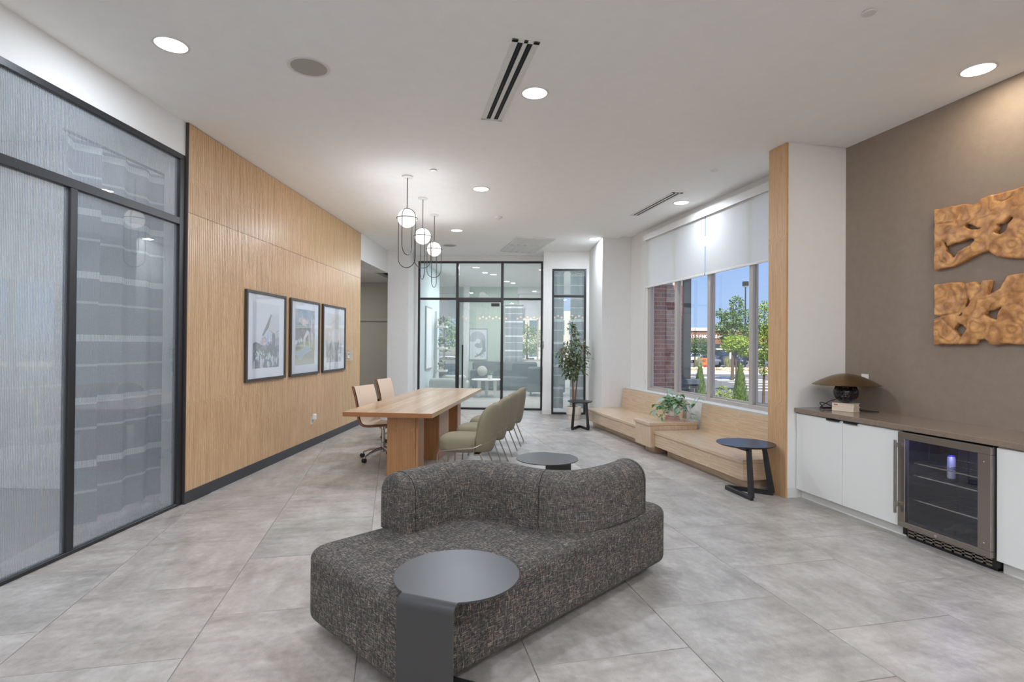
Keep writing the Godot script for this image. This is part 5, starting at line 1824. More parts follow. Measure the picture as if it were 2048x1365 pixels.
func build_teak() -> void:
	# local x runs to the right along the wall (towards the camera), y up, z out of the wall
	var w := 1.25
	var out1 := pv([0.0, 0.0, 0.08, 0.003, 0.16, 0.01, 0.24, 0.035, 0.30, 0.06, 0.36, 0.085, 0.43, 0.10, 0.455, 0.07, 0.50, 0.035, 0.62, 0.005, 0.80, 0.0, 0.95, 0.03, 1.05, 0.01, 1.25, 0.0, 1.25, 0.52, 1.0, 0.525, 0.85, 0.50, 0.72, 0.522, 0.5, 0.522, 0.37, 0.515, 0.345, 0.485, 0.31, 0.482, 0.26, 0.50, 0.12, 0.512, 0.0, 0.517])
	var holes1 := [pv([0.16, 0.20, 0.11, 0.185, 0.10, 0.22, 0.075, 0.235, 0.095, 0.20, 0.11, 0.14, 0.15, 0.09, 0.175, 0.085, 0.20, 0.13, 0.26, 0.155, 0.30, 0.165, 0.33, 0.20, 0.31, 0.215, 0.24, 0.20]), pv([0.255, 0.315, 0.27, 0.335, 0.31, 0.32, 0.33, 0.305, 0.35, 0.29, 0.385, 0.285, 0.35, 0.275, 0.30, 0.285]), pv([0.475, 0.225, 0.50, 0.255, 0.49, 0.285, 0.53, 0.285, 0.58, 0.325, 0.60, 0.315, 0.565, 0.27, 0.545, 0.22, 0.51, 0.205]), pv([0.80, 0.2, 0.88, 0.28, 0.98, 0.25, 0.94, 0.16, 0.86, 0.14])]
	var dents1 := [pv([0.02, 0.19, 0.05, 0.20, 0.05, 0.22, 0.025, 0.21]), pv([0.07, 0.06, 0.10, 0.055, 0.09, 0.085]), pv([0.175, 0.36, 0.2, 0.375, 0.19, 0.35]), pv([0.0, 0.39, 0.17, 0.37, 0.25, 0.52, 0.0, 0.52]), pv([0.46, 0.52, 0.48, 0.47, 0.53, 0.45, 0.60, 0.47, 0.62, 0.52])]
	var out2 := pv([0.0, 0.0, 0.14, 0.004, 0.30, 0.002, 0.335, 0.005, 0.35, 0.04, 0.40, 0.05, 0.43, 0.03, 0.44, 0.005, 0.47, 0.0, 0.55, 0.01, 0.7, 0.0, 0.9, 0.03, 1.25, 0.0, 1.25, 0.52, 0.70, 0.525, 0.56, 0.52, 0.52, 0.43, 0.46, 0.40, 0.43, 0.38, 0.435, 0.45, 0.45, 0.50, 0.39, 0.505, 0.37, 0.46, 0.33, 0.50, 0.26, 0.50, 0.24, 0.48, 0.22, 0.51, 0.12, 0.515, 0.0, 0.51, 0.0, 0.255, 0.06, 0.235, 0.0, 0.215])
	var holes2 := [pv([0.165, 0.125, 0.205, 0.175, 0.24, 0.16, 0.27, 0.13, 0.225, 0.065]), pv([0.41, 0.23, 0.42, 0.265, 0.47, 0.265, 0.53, 0.29, 0.50, 0.25, 0.49, 0.19, 0.455, 0.205]), pv([0.255, 0.30, 0.275, 0.34, 0.28, 0.38, 0.295, 0.34, 0.28, 0.31]), pv([0.21, 0.235, 0.23, 0.26, 0.24, 0.255, 0.225, 0.24])]
	var dents2 := [pv([0.06, 0.235, 0.22, 0.26, 0.27, 0.36, 0.25, 0.52, 0.0, 0.52, 0.0, 0.25]), pv([0.07, 0.22, 0.16, 0.13, 0.22, 0.05, 0.2, -0.01, -0.01, -0.01, -0.01, 0.2])]
	for a in [[out1, holes1, dents1, 2.157, "upper carved teak root wall panel with ragged holes", 71], [out2, holes2, dents2, 1.526, "lower carved teak root wall panel with ragged holes", 72]]:
		var m := carve(a[0], a[1], a[2], w, 0.53, 0.062, a[5])
		single("teak_panel", a[4], "wall art", m, M.teak, Vector3(4.509, a[3], -3.71), -PI * 0.5, "carved teak panels")

func build_counter_items() -> void:
	var y := 0.896
	var bt := -1.17
	for k in 2:
		var t := thing("book", ["lower cream book under the marble lamp", "upper cream book with red lettering under the marble lamp"][k], "book", Vector3(4.205, y + 0.038 * k, -4.345), bt + 0.04 * k, "books under the brass lamp")
		part(t, "pages", gbox(Vector3(-0.092, 0.004, -0.066), Vector3(0.088, 0.034, 0.066), 0), M.paper)
		part(t, "cover", gbox(Vector3(-0.095, 0.0, -0.07), Vector3(0.095, 0.004, 0.07), 0, 0.001), M.book_white)
		part(t, "cover", gbox(Vector3(-0.095, 0.034, -0.07), Vector3(0.095, 0.038, 0.07), 0, 0.001), M.book_white)
		part(t, "spine", gbox(Vector3(-0.095, 0.004, 0.066), Vector3(0.095, 0.034, 0.07), 0, 0.001), M.paper)
		if k == 1: part(t, "lettering", gbox(Vector3(-0.078, 0.017, 0.0702), Vector3(-0.045, 0.026, 0.0706)), M.book_red)
	var l := thing("table_lamp", "brass mushroom table lamp on a black marble ball", "lamp", Vector3(4.205, y + 0.076, -4.345))
	var s := Geo.new()
	s.ellipsoid(Vector3(0, 0.1, 0), Vector3(0.106, 0.1, 0.106), 32, 18)
	part(l, "marble_ball", s, M.black_marble)
	var d := Geo.new()
	var pr := []
	for k in 13:
		var a := k / 12.0
		pr.append(Vector2(0.285 * (1.0 - a), 0.175 + 0.105 * sin(a * PI * 0.5)))
	d.lathe(pr, 48)
	var pi := []
	for k in 13:
		var a := 1.0 - k / 12.0
		pi.append(Vector2(0.283 * (1.0 - a), 0.172 + 0.103 * sin(a * PI * 0.5)))
	d.lathe(pi, 48)
	part(l, "shade", d, M.brass)
	for x in [-0.025, 0.02]:
		var p := Geo.new()
		p.tube([Vector3(x, 0.17, 0.01), Vector3(x, 0.25, 0.01)], 0.004, 8)
		part(l, "post", p, M.brass)
	var b := Geo.new()
	b.T = Transform3D(Basis(Vector3(0, 0, 1), 0.0), Vector3(0.03, 0.19, 0.03))
	b.ellipsoid(Vector3.ZERO, Vector3(0.012, 0.012, 0.024), 12, 8)
	part(l, "bulb", b, M.device_white)
	var c := Geo.new()
	var cp := smooth_path([Vector3(-0.02, 0.03, -0.09), Vector3(-0.06, -0.01, -0.16), Vector3(-0.10, -0.06, -0.20), Vector3(-0.05, -0.071, -0.25), Vector3(0.06, -0.071, -0.23), Vector3(0.10, -0.071, -0.12), Vector3(0.14, -0.071, 0.02), Vector3(0.20, -0.071, 0.13), Vector3(0.27, -0.071, 0.10)], 6)
	c.tube(cp, 0.004, 6)
	c.tube(smooth_path([Vector3(-0.12, -0.071, -0.13), Vector3(-0.09, -0.02, -0.22), Vector3(0.0, -0.03, -0.25), Vector3(0.06, -0.071, -0.2), Vector3(-0.03, -0.066, -0.15), Vector3(-0.1, -0.066, -0.18)], 6), 0.004, 6)
	part(l, "cord", c, M.black_plastic)

func leaf_geo(g: Geo, at: Vector3, dir: Vector3, up: Vector3, L: float, W: float, bend: float) -> void:
	var z := dir.normalized()
	var x := z.cross(up)
	if x.length() < 0.05: x = z.cross(Vector3.RIGHT)
	x = x.normalized()
	var y := x.cross(z).normalized()
	var prev := []
	for k in 4:
		var f: float = [0.0, 0.3, 0.65, 1.0][k]
		var w: float = [0.05, 0.9, 0.75, 0.0][k] * W * 0.5
		var c := at + z * L * f - y * bend * L * f * f
		var row := [c - x * w + y * w * 0.25, c, c + x * w + y * w * 0.25]
		if k > 0:
			for e in 2: g.quad(prev[e], prev[e + 1], row[e + 1], row[e], y)
		prev = row

func build_bench_plant() -> void:
	for k in 2:
		var t := thing("book", ["lower pink book under the white pot on the bench table", "upper pink book under the white pot on the bench table"][k], "book", Vector3(3.95, 0.437 + 0.026 * k, -7.15), -0.62 + 0.1 * k, "pink books on the bench table")
		part(t, "pages", gbox(Vector3(-0.098, 0.003, -0.066), Vector3(0.094, 0.022, 0.064), 0), M.book_white)
		part(t, "cover", gbox(Vector3(-0.1, 0.0, -0.068), Vector3(0.1, 0.003, 0.068), 0, 0.001), M.book_pink)
		part(t, "cover", gbox(Vector3(-0.1, 0.022, -0.068), Vector3(0.1, 0.025, 0.068), 0, 0.001), M.book_pink)
		part(t, "spine", gbox(Vector3(-0.1, 0.003, 0.064), Vector3(0.1, 0.022, 0.068), 0, 0.001), M.book_pink)
	var t := thing("potted_pothos", "trailing green pothos in a white pot on the bench table", "plant", Vector3(3.95, 0.490, -7.15))
	var p := Geo.new()
	p.lathe([Vector2(0, 0), Vector2(0.058, 0.0), Vector2(0.066, 0.01), Vector2(0.076, 0.145), Vector2(0.072, 0.15), Vector2(0.068, 0.145), Vector2(0.064, 0.12), Vector2(0, 0.12)], 28)
	part(t, "pot", p, M.pot_white)
	var so := Geo.new()
	so.lathe([Vector2(0.066, 0.121), Vector2(0.03, 0.128), Vector2(0, 0.13)], 20)
	part(t, "soil", so, M.soil)
	var r := RandomNumberGenerator.new()
	r.seed = 12
	var shapes := []
	for k in 4:
		var g := Geo.new()
		g.col = [Color(0.13, 0.25, 0.10), Color(0.19, 0.33, 0.15), Color(0.27, 0.42, 0.26), Color(0.40, 0.52, 0.43)][k]
		leaf_geo(g, Vector3.ZERO, Vector3(0, 0.1, -1), Vector3.UP, 0.085 + 0.012 * k, 0.062, 0.35)
		shapes.append(g.mesh())
	var vines := [[Vector3(-0.20, 0.10, 0.10), -0.10], [Vector3(-0.16, 0.17, -0.16), -0.02], [Vector3(0.10, 0.20, -0.1), 0.08], [Vector3(0.14, 0.14, 0.22), -0.16], [Vector3(0.05, 0.22, 0.1), 0.1], [Vector3(0.2, 0.20, 0.30), 0.10], [Vector3(-0.1, 0.19, 0.18), -0.05], [Vector3(-0.05, 0.25, -0.05), 0.14], [Vector3(0.0, 0.16, -0.27), -0.12], [Vector3(-0.24, 0.14, -0.05), -0.08], [Vector3(0.02, 0.2, 0.16), 0.05], [Vector3(-0.14, 0.22, 0.05), 0.06], [Vector3(0.12, 0.23, 0.0), 0.08], [Vector3(-0.03, 0.18, 0.24), -0.1]]
	for v in vines:
		var tip: Vector3 = v[0]
		var pts := smooth_path([Vector3(tip.x * 0.1, 0.12, tip.z * 0.1), Vector3(tip.x * 0.5, tip.y + 0.03, tip.z * 0.5), Vector3(tip.x * 0.85, tip.y - 0.02, tip.z * 0.85), Vector3(tip.x * 1.15, tip.y + v[1], tip.z * 1.15)], 4)
		var g := Geo.new()
		g.tube(pts, 0.0025, 5)
		g.col = Color(0.13, 0.2, 0.07)
		part(t, "vine", g, M.vine)
		for k in range(2, pts.size()):
			var lf := part(t, "leaf", shapes[r.randi() % 4], M.leaf, pts[k])
			lf.rotation = Vector3(r.randf_range(-0.7, 0.3), r.randf() * TAU, r.randf_range(-0.5, 0.5))
			lf.scale = Vector3.ONE * r.randf_range(0.8, 1.2)

func build_ficus() -> void:
	var t := thing("potted_ficus", "tall leafy ficus tree in a stepped cream pot", "plant", Vector3(3.58, 0, -10.44))
	var p := Geo.new()
	p.lathe([Vector2(0, 0), Vector2(0.112, 0.0), Vector2(0.115, 0.006), Vector2(0.118, 0.098), Vector2(0.146, 0.104), Vector2(0.149, 0.11), Vector2(0.152, 0.255), Vector2(0.146, 0.26), Vector2(0.138, 0.255), Vector2(0.136, 0.23), Vector2(0, 0.23)], 36)
	part(t, "pot", p, M.pot_cream)
	var m := Geo.new()
	var r := RandomNumberGenerator.new()
	r.seed = 31
	for k in 60:
		var a := r.randf() * TAU
		var q := sqrt(r.randf()) * 0.125
		m.ellipsoid(Vector3(cos(a) * q, 0.235, sin(a) * q), Vector3(0.022, 0.018, 0.022), 6, 4)
	var mo := part(t, "moss", m, M.moss)
	mo.set_meta("kind", "stuff")
	var tips := []
	var trunks := [[Vector3(-0.02, 0.23, 0), Vector3(-0.03, 0.6, 0.01), Vector3(-0.045, 1.0, 0.0), Vector3(-0.06, 1.5, 0.0), Vector3(-0.03, 2.0, 0.0)], [Vector3(0.02, 0.23, 0), Vector3(0.05, 0.6, 0), Vector3(0.09, 1.0, 0.02), Vector3(0.15, 1.35, 0.03), Vector3(0.22, 1.62, 0.03)], [Vector3(0, 0.23, 0.02), Vector3(-0.03, 0.7, 0.03), Vector3(-0.11, 1.1, 0.04), Vector3(-0.25, 1.3, 0.05), Vector3(-0.34, 1.42, 0.05)]]
	for tr in trunks:
		var g := Geo.new()
		var pts := smooth_path(tr, 6)
		var rad := []
		for k in pts.size(): rad.append(lerpf(0.017, 0.004, float(k) / pts.size()))
		g.tube(pts, rad, 7)
		part(t, "stem", g, M.stem)
		for k in range(pts.size() / 2 - 2, pts.size()): tips.append(pts[k])
	var f := Geo.new()
	var tw := Geo.new()
	for k in 150:
		# twigs reach into a crown that is widest near 1.25 m
		var src: Vector3 = tips[r.randi() % tips.size()]
		var h := clampf(src.y + r.randf_range(-0.28, 0.16), 0.82, 2.08)
		var wd := 0.43 * clampf(1.0 - absf(h - 1.25) / 0.95, 0.25, 1.0)
		var a := r.randf() * TAU
		var q := sqrt(r.randf()) * wd
		var end := Vector3(minf(cos(a) * q + 0.0, 0.31), h, sin(a) * q * 0.8)
		if end.distance_to(src) > 0.6: continue
		var midp := (src + end) * 0.5 + Vector3(0, 0.03, 0)
		tw.tube([src, midp, end], [0.0026, 0.002, 0.001], 4, false, false)
		for e in 7:
			var u := 0.40 + 0.60 * e / 6.0
			var at := src.lerp(midp, u * 2.0) if u < 0.5 else midp.lerp(end, u * 2.0 - 1.0)
			var dir := (end - src).normalized() * 0.5 + Vector3(r.randf_range(-1, 1), r.randf_range(-0.9, 0.4), r.randf_range(-1, 1))
			var c := r.randf()
			f.col = Color(0.06, 0.11, 0.055).lerp(Color(0.20, 0.27, 0.13), c * c)
			if r.randf() < 0.06: f.col = Color(0.3, 0.34, 0.2)
			leaf_geo(f, at, dir, Vector3.UP + Vector3(r.randf_range(-0.6, 0.6), 0, r.randf_range(-0.6, 0.6)), r.randf_range(0.055, 0.085), 0.034, 0.25)
	part(t, "twigs", tw, M.stem)
	var fo := part(t, "foliage", f, M.leaf)
	fo.set_meta("kind", "stuff")

func curtain_geo(w: float, h: float, folds: float, amp: float, sd: int) -> Geo:
	var g := Geo.new()
	var rows := []
	var n := int(folds * 10)
	for a in 15:
		var y := h * (1.0 - a / 14.0)
		var row := []
		for k in n + 1:
			var f := float(k) / n
			var ph := f * folds * TAU + sd
			var am := amp * (0.7 + 0.3 * sin(f * 9.0 + sd))
			row.append(Vector3(w * f + 0.012 * sin(ph * 2.0), y, am * sin(ph) + 0.01 * sin(y * 2.0 + f * 7.0)))
		rows.append(row)
	g.grid(rows, false, false, false, 6.0, h / 0.50)
	return g

func build_curtains() -> void:
	var defs := [[lp(-3.56, 0.06, -5.22), YL - PI * 0.5, 1.27, 3.02, 4.5, 0.06, 1, "banded sheer curtain behind the right reeded pane"],
		[lp(-3.55, 0.06, 0.1), YL + PI * 0.5 + PI, 1.1, 3.02, 5.0, 0.07, 2, "banded sheer curtain behind the reeded glass beside the camera"],
		[lp(-1.02, 0.3, -18.75), YL, 0.62, 2.55, 4.0, 0.04, 3, "banded curtain beside the swirl picture in the far lounge"],
		[lp(0.40, 0.10, -12.05), YL, 0.24, 3.0, 1.6, 0.05, 4, "narrow banded curtain behind the left edge of the narrow glazing"],
		[lp(0.80, 0.10, -12.05), YL, 0.40, 3.0, 2.4, 0.05, 5, "banded curtain behind the right edge of the narrow glazing"]]
	for d in defs:
		var t := thing("curtain", d[7], "curtain", d[0], d[1], "banded curtains")
		part(t, "cloth", curtain_geo(d[2], d[3], d[4], d[5], d[6]), M.curtain_cloth)
		var g := Geo.new()
		g.tube([Vector3(-0.02, d[3] + 0.02, 0), Vector3(d[2] + 0.02, d[3] + 0.02, 0)], 0.012, 8)
		part(t, "rod", g, M.black_metal)

# ---------------------------------------------------------------- the lounge behind the far glass
func build_lounge() -> void:
	var pic := thing("framed_swirl", "framed grey swirl picture on the green lounge wall", "picture", Vector3.ZERO, YL)
	for b in [[Vector3(-2.30, 0.95, -18.99), Vector3(-1.64, 0.98, -18.96)], [Vector3(-2.30, 2.03, -18.99), Vector3(-1.64, 2.06, -18.96)], [Vector3(-2.30, 0.98, -18.99), Vector3(-2.27, 2.03, -18.96)], [Vector3(-1.67, 0.98, -18.99), Vector3(-1.64, 2.03, -18.96)]]:
		part(pic, "frame_bar", gbox(b[0], b[1]), M.frame_grey)
	var g := Geo.new()
	g.quad(Vector3(-2.27, 0.98, -18.98), Vector3(-1.67, 0.98, -18.98), Vector3(-1.67, 2.03, -18.98), Vector3(-2.27, 2.03, -18.98), Vector3.BACK, Vector2(0, 1), Vector2(1, 1), Vector2(1, 0), Vector2(0, 0))
	part(pic, "print", g, M.print_swirl)
	var tall := thing("tall_picture", "tall narrow pale framed picture on the lounge side wall", "picture", Vector3.ZERO, YL)
	part(tall, "frame", gbox(Vector3(-2.718, 0.85, -14.1), Vector3(-2.69, 2.45, -13.35), 1, 0.004), M.frame_grey)
	part(tall, "print", gbox(Vector3(-2.69, 0.89, -14.06), Vector3(-2.687, 2.41, -13.39)), M.mount_white)
	# shelf tower with plants
	var sh := thing("wall_shelf", "white stepped wall shelf on the lounge side wall", "shelf", Vector3.ZERO, YL)
	part(sh, "upright", gbox(Vector3(-2.718, 0.7, -14.75), Vector3(-2.66, 2.4, -14.69)), M.trim_white)
	for y in [0.75, 1.36, 1.95]: part(sh, "board", gbox(Vector3(-2.66, y, -14.85), Vector3(-2.38, y + 0.05, -14.5), 0, 0.003), M.trim_white)
	for k in 3:
		var t := thing("shelf_plant", ["small trailing plant on the lowest lounge shelf", "small dark upright plant on the middle lounge shelf", "small trailing plant on the top lounge shelf"][k], "plant", lp(-2.52, [0.80, 1.41, 2.0][k], -14.67), 0.0, "lounge shelf plants")
		var p := Geo.new()
		p.lathe([Vector2(0, 0), Vector2(0.05, 0), Vector2(0.06, 0.09), Vector2(0.05, 0.09), Vector2(0, 0.08)], 14)
		part(t, "pot", p, M.pot_white)
		var f := Geo.new()
		var r := RandomNumberGenerator.new()
		r.seed = 90 + k
		for q in 60:
			f.col = Color(0.05, 0.09, 0.05).lerp(Color(0.12, 0.17, 0.1), r.randf())
			var dir := Vector3(r.randf_range(-1, 1), r.randf_range(-0.8, 1.2) if k != 1 else r.randf_range(0.8, 2), r.randf_range(-1, 1))
			leaf_geo(f, Vector3(r.randf_range(-0.08, 0.08), 0.1 + r.randf_range(-0.1, 0.12), r.randf_range(-0.08, 0.08)), dir, Vector3.UP, 0.1, 0.05, 0.3)
		var fo := part(t, "foliage", f, M.leaf)
		fo.set_meta("kind", "stuff")
	lounge_sofa("lounge_sofa", "long dark grey sofa below the swirl picture", lp(-1.0, 0, -18.1), YL, 2.2, 0.92, M.dark_sofa)
	lounge_sofa("lounge_armchair", "dark armchair at the right of the lounge, seen through the glass", lp(0.35, 0, -16.2), YL + PI, 1.1, 0.86, M.dark_sofa)
	lounge_sofa("lounge_armchair", "pale grey armchair just behind the glass, left one", lp(-2.30, 0, -13.9), YL + PI, 0.68, 0.64, M.pale_sofa)
	lounge_sofa("lounge_armchair", "pale grey armchair just behind the glass, right one", lp(-2.2, 0, -15.1), YL + PI, 0.68, 0.66, M.pale_sofa)
	lounge_sofa("lounge_armchair", "dark blue armchair under the left lounge window", lp(-2.95, 0, -17.4), YL, 0.8, 0.86, M.blue_sofa)
	var cu := Geo.new()
	cu.ellipsoid(Vector3(0, 0.17, 0), Vector3(0.17, 0.17, 0.07), 20, 12)
	single("round_cushion", "round pale cushion on the lounge sofa", "cushion", cu, M.pale_sofa, lp(-1.70, 0.46, -17.62), YL)
	var c2 := Geo.new()
	c2.cushion(Vector3(-0.24, 0, -0.06), Vector3(0.24, 0.32, 0.06), 0.05, 0.05, 0.04)
	single("square_cushion", "square pale cushion on the dark lounge armchair", "cushion", c2, M.pale_sofa, lp(0.2, 0.46, -16.25), YL + 0.3)
	var ct := thing("coffee_table", "round white coffee table in the lounge", "table", lp(-1.36, 0, -15.6), YL)
	var tp := Geo.new()
	tp.lathe([Vector2(0, 0.47), Vector2(0.43, 0.47), Vector2(0.45, 0.485), Vector2(0.45, 0.50), Vector2(0, 0.505)], 40)
	part(ct, "top", tp, M.trim_white)
	for k in 3:
		var a := TAU * k / 3.0 + 0.4
		part(ct, "leg", gcbox(Vector3(cos(a) * 0.26, 0.235, sin(a) * 0.26), Vector3(0.09, 0.47, 0.09), 1, 0.005), M.trim_white)
	var su := thing("succulent", "little spiky succulent in a white pot on the coffee table", "plant", lp(-1.27, 0.505, -15.5))
	var po := Geo.new()
	po.lathe([Vector2(0, 0), Vector2(0.06, 0), Vector2(0.072, 0.11), Vector2(0.06, 0.11), Vector2(0, 0.1)], 18)
	part(su, "pot", po, M.pot_white)
	for k in 14:
		var lf := Geo.new()
		lf.col = Color(0.16, 0.22, 0.16)
		var a := TAU * k / 14.0
		leaf_geo(lf, Vector3(0, 0.1, 0), Vector3(cos(a), 0.6 + 0.8 * (k % 3), sin(a)), Vector3.UP, 0.2, 0.035, 0.2)
		part(su, "leaf", lf, M.leaf)
	for a in [[-3.62, -2.78, "white roller shade over the left lounge window"], [-0.55, 0.8, "white roller shade over the right lounge window"]]:
		var t := thing("roller_shade", a[2], "shade", Vector3.ZERO, YL, "lounge roller shades")
		part(t, "cloth", gbox(Vector3(a[0], 2.42, -18.97), Vector3(a[1], 3.28, -18.968)), M.shade_cloth)
		part(t, "hem_bar", gbox(Vector3(a[0], 2.40, -18.975), Vector3(a[1], 2.425, -18.963)), M.trim_white)

func lounge_sofa(called: String, label: String, at: Vector3, turn: float, w: float, h: float, m: Material) -> void:
	# front faces +z
	var t := thing(called, label, "sofa" if w > 1.5 else "armchair", at, turn)
	var s := Geo.new()
	s.cushion(Vector3(-w / 2 + 0.1, 0.12, -0.25), Vector3(w / 2 - 0.1, 0.44, 0.42), 0.06, 0.05, 0.03, 0.01)
	part(t, "seat", s, m)
	var b := Geo.new()
	b.cushion(Vector3(-w / 2, 0.12, -0.45), Vector3(w / 2, h, -0.22), 0.08, 0.09, 0.03)
	part(t, "backrest", b, m)
	for q in [-1.0, 1.0]:
		var a := Geo.new()
		var x0: float = q * w / 2 - (0.16 if q > 0 else 0.0)
		a.cushion(Vector3(x0, 0.12, -0.3), Vector3(x0 + 0.16, h * 0.72, 0.42), 0.06, 0.06, 0.03)
		part(t, "arm", a, m)
	for q in [[-1, -1], [1, -1], [-1, 1], [1, 1]]:
		part(t, "leg", gcbox(Vector3(q[0] * (w / 2 - 0.1), 0.06, -0.02 + q[1] * 0.32), Vector3(0.04, 0.13, 0.04)), M.black_plastic)

# ---------------------------------------------------------------- the street outside
const GY := -1.0

func foliage(g: Geo, ce: Vector3, r: Vector3, n: int, size: float, dark: Color, light: Color, rg: RandomNumberGenerator, hollow := 0.35) -> void:
	for k in n:
		var d := Vector3(rg.randfn(), rg.randfn(), rg.randfn()).normalized()
		var q := pow(lerpf(hollow, 1.0, rg.randf()), 0.6)
		var p := ce + d * r * q
		g.col = dark.lerp(light, rg.randf())
		leaf_geo(g, p, Vector3(rg.randf_range(-1, 1), rg.randf_range(-0.7, 0.7), rg.randf_range(-1, 1)) + d * 0.4, Vector3(rg.randf_range(-1, 1), 1, rg.randf_range(-1, 1)), size * rg.randf_range(0.7, 1.4), size * 0.75, 0.2)

func tree(called: String, label: String, at: Vector3, h: float, trunk_r: float, blobs: Array, leaf: float, dark: Color, light: Color, sd: int, group := "") -> void:
	# blobs: [offset from base, radii, leaves]
	var rg := RandomNumberGenerator.new()
	rg.seed = sd
	var t := thing(called, label, "tree", at, 0.0, group)
	var g := Geo.new()
	g.tube([Vector3.ZERO, Vector3(0.02, h * 0.3, 0.01), Vector3(-0.02, h * 0.6, 0.02), Vector3(0.03, h * 0.92, 0)], [trunk_r, trunk_r * 0.8, trunk_r * 0.55, trunk_r * 0.15], 8)
	for b in blobs: g.tube([Vector3(0, minf(b[0].y * 0.75, h * 0.6), 0), b[0] * Vector3(0.5, 0.92, 0.5), b[0]], [trunk_r * 0.4, trunk_r * 0.25, trunk_r * 0.1], 5)
	part(t, "trunk", g, M.bark)
	var f := Geo.new()
	for b in blobs: foliage(f, b[0], b[1], b[2], leaf, dark, light, rg)
	var o := part(t, "foliage", f, M.leaf)
	o.set_meta("kind", "stuff")

func car(label: String, at: Vector3, turn: float, body: Material, suv := false) -> void:
	# front faces -z; length 4.6
	var t := thing("parked_car", label, "car", at, turn, "parked cars")
	var hh := 1.72 if suv else 1.45
	var belt := 0.98 if suv else 0.90
	# stations along the car: z, low, belt height, half width
	var st := [[-2.28, 0.42, 0.60, 0.66], [-2.2, 0.28, 0.68, 0.80], [-1.6, 0.22, belt - 0.10, 0.88], [-0.9, 0.22, belt, 0.90], [0.2, 0.22, belt + 0.02, 0.91], [1.3, 0.22, belt + 0.03, 0.90], [2.05, 0.25, belt - (0.0 if suv else 0.02), 0.84], [2.28, 0.38, belt - 0.12, 0.70]]
	var rows := []
	for s in st:
		rows.append([Vector3(-s[3] * 0.9, s[1], s[0]), Vector3(-s[3], s[1] + 0.14, s[0]), Vector3(-s[3], s[2] - 0.16, s[0]), Vector3(-s[3] * 0.93, s[2], s[0]), Vector3(0, s[2] + 0.03, s[0]), Vector3(s[3] * 0.93, s[2], s[0]), Vector3(s[3], s[2] - 0.16, s[0]), Vector3(s[3], s[1] + 0.14, s[0]), Vector3(s[3] * 0.9, s[1], s[0])])
	var g := Geo.new()
	g.grid(rows)
	for e in [0, 7]:
		for k in 8: g.tri3(rows[e][k], rows[e][k + 1], Vector3(0, 0.5, rows[e][0].z + (-0.03 if e == 0 else 0.03)), Vector3(0, 0, -1 if e == 0 else 1))
	part(t, "body", g, body)
	# cabin: glasshouse and roof
	var zb := 2.0 if suv else 1.75
	var zr := 1.75 if suv else 1.05
	var cab := [[-1.0, belt, 0.80], [-0.35, hh - 0.06, 0.62], [0.3, hh, 0.62], [zr, hh - 0.07, 0.60], [zb, belt + 0.02, 0.76]]
	var gl := Geo.new()
	var rf := Geo.new()
	for k in 4:
		var a: Array = cab[k]
		var b: Array = cab[k + 1]
		if k in [0, 3]: gl.quad(Vector3(-a[2], a[1], a[0]), Vector3(a[2], a[1], a[0]), Vector3(b[2], b[1], b[0]), Vector3(-b[2], b[1], b[0]), Vector3.UP)
		else: rf.quad(Vector3(-a[2], a[1], a[0]), Vector3(a[2], a[1], a[0]), Vector3(b[2], b[1], b[0]), Vector3(-b[2], b[1], b[0]), Vector3.UP)
		for s in [-1.0, 1.0]:
			gl.quad(Vector3(s * a[2], a[1], a[0]), Vector3(s * b[2], b[1], b[0]), Vector3(s * 0.84, belt, b[0]), Vector3(s * 0.84, belt, a[0]), Vector3(s, 0.3, 0))
	part(t, "windows", gl, M.car_glass)
	for s in [-1.0, 1.0]:
		rf.tube([Vector3(s * 0.80, belt, -1.0), Vector3(s * 0.62, hh - 0.06, -0.35), Vector3(s * 0.62, hh, 0.3), Vector3(s * 0.60, hh - 0.07, zr), Vector3(s * 0.76, belt + 0.02, zb)], 0.04, 6)
		rf.tube([Vector3(s * 0.84, belt, 0.35), Vector3(s * 0.62, hh, 0.35)], 0.04, 6)
	part(t, "roof", rf, body)
	for q in [[-1, -1.38], [1, -1.38], [-1, 1.38], [1, 1.38]]:
		var w := Geo.new()
		w.T = Transform3D(Basis(Vector3(0, 0, 1), PI * 0.5), Vector3(q[0] * 0.80, 0.33, q[1]))
		w.lathe([Vector2(0, -0.12), Vector2(0.30, -0.12), Vector2(0.33, -0.08), Vector2(0.33, 0.08), Vector2(0.30, 0.12), Vector2(0.22, 0.13), Vector2(0.0, 0.125)], 18)
		part(t, "wheel", w, M.black_plastic)
	for s in [-1.0, 1.0]:
		part(t, "tail_light", gcbox(Vector3(s * 0.62, belt - 0.16, 2.22), Vector3(0.22, 0.12, 0.12), 0, 0.02), M.tail_red)
		part(t, "headlamp", gcbox(Vector3(s * 0.60, 0.60, -2.22), Vector3(0.26, 0.10, 0.12), 0, 0.02), M.chrome)

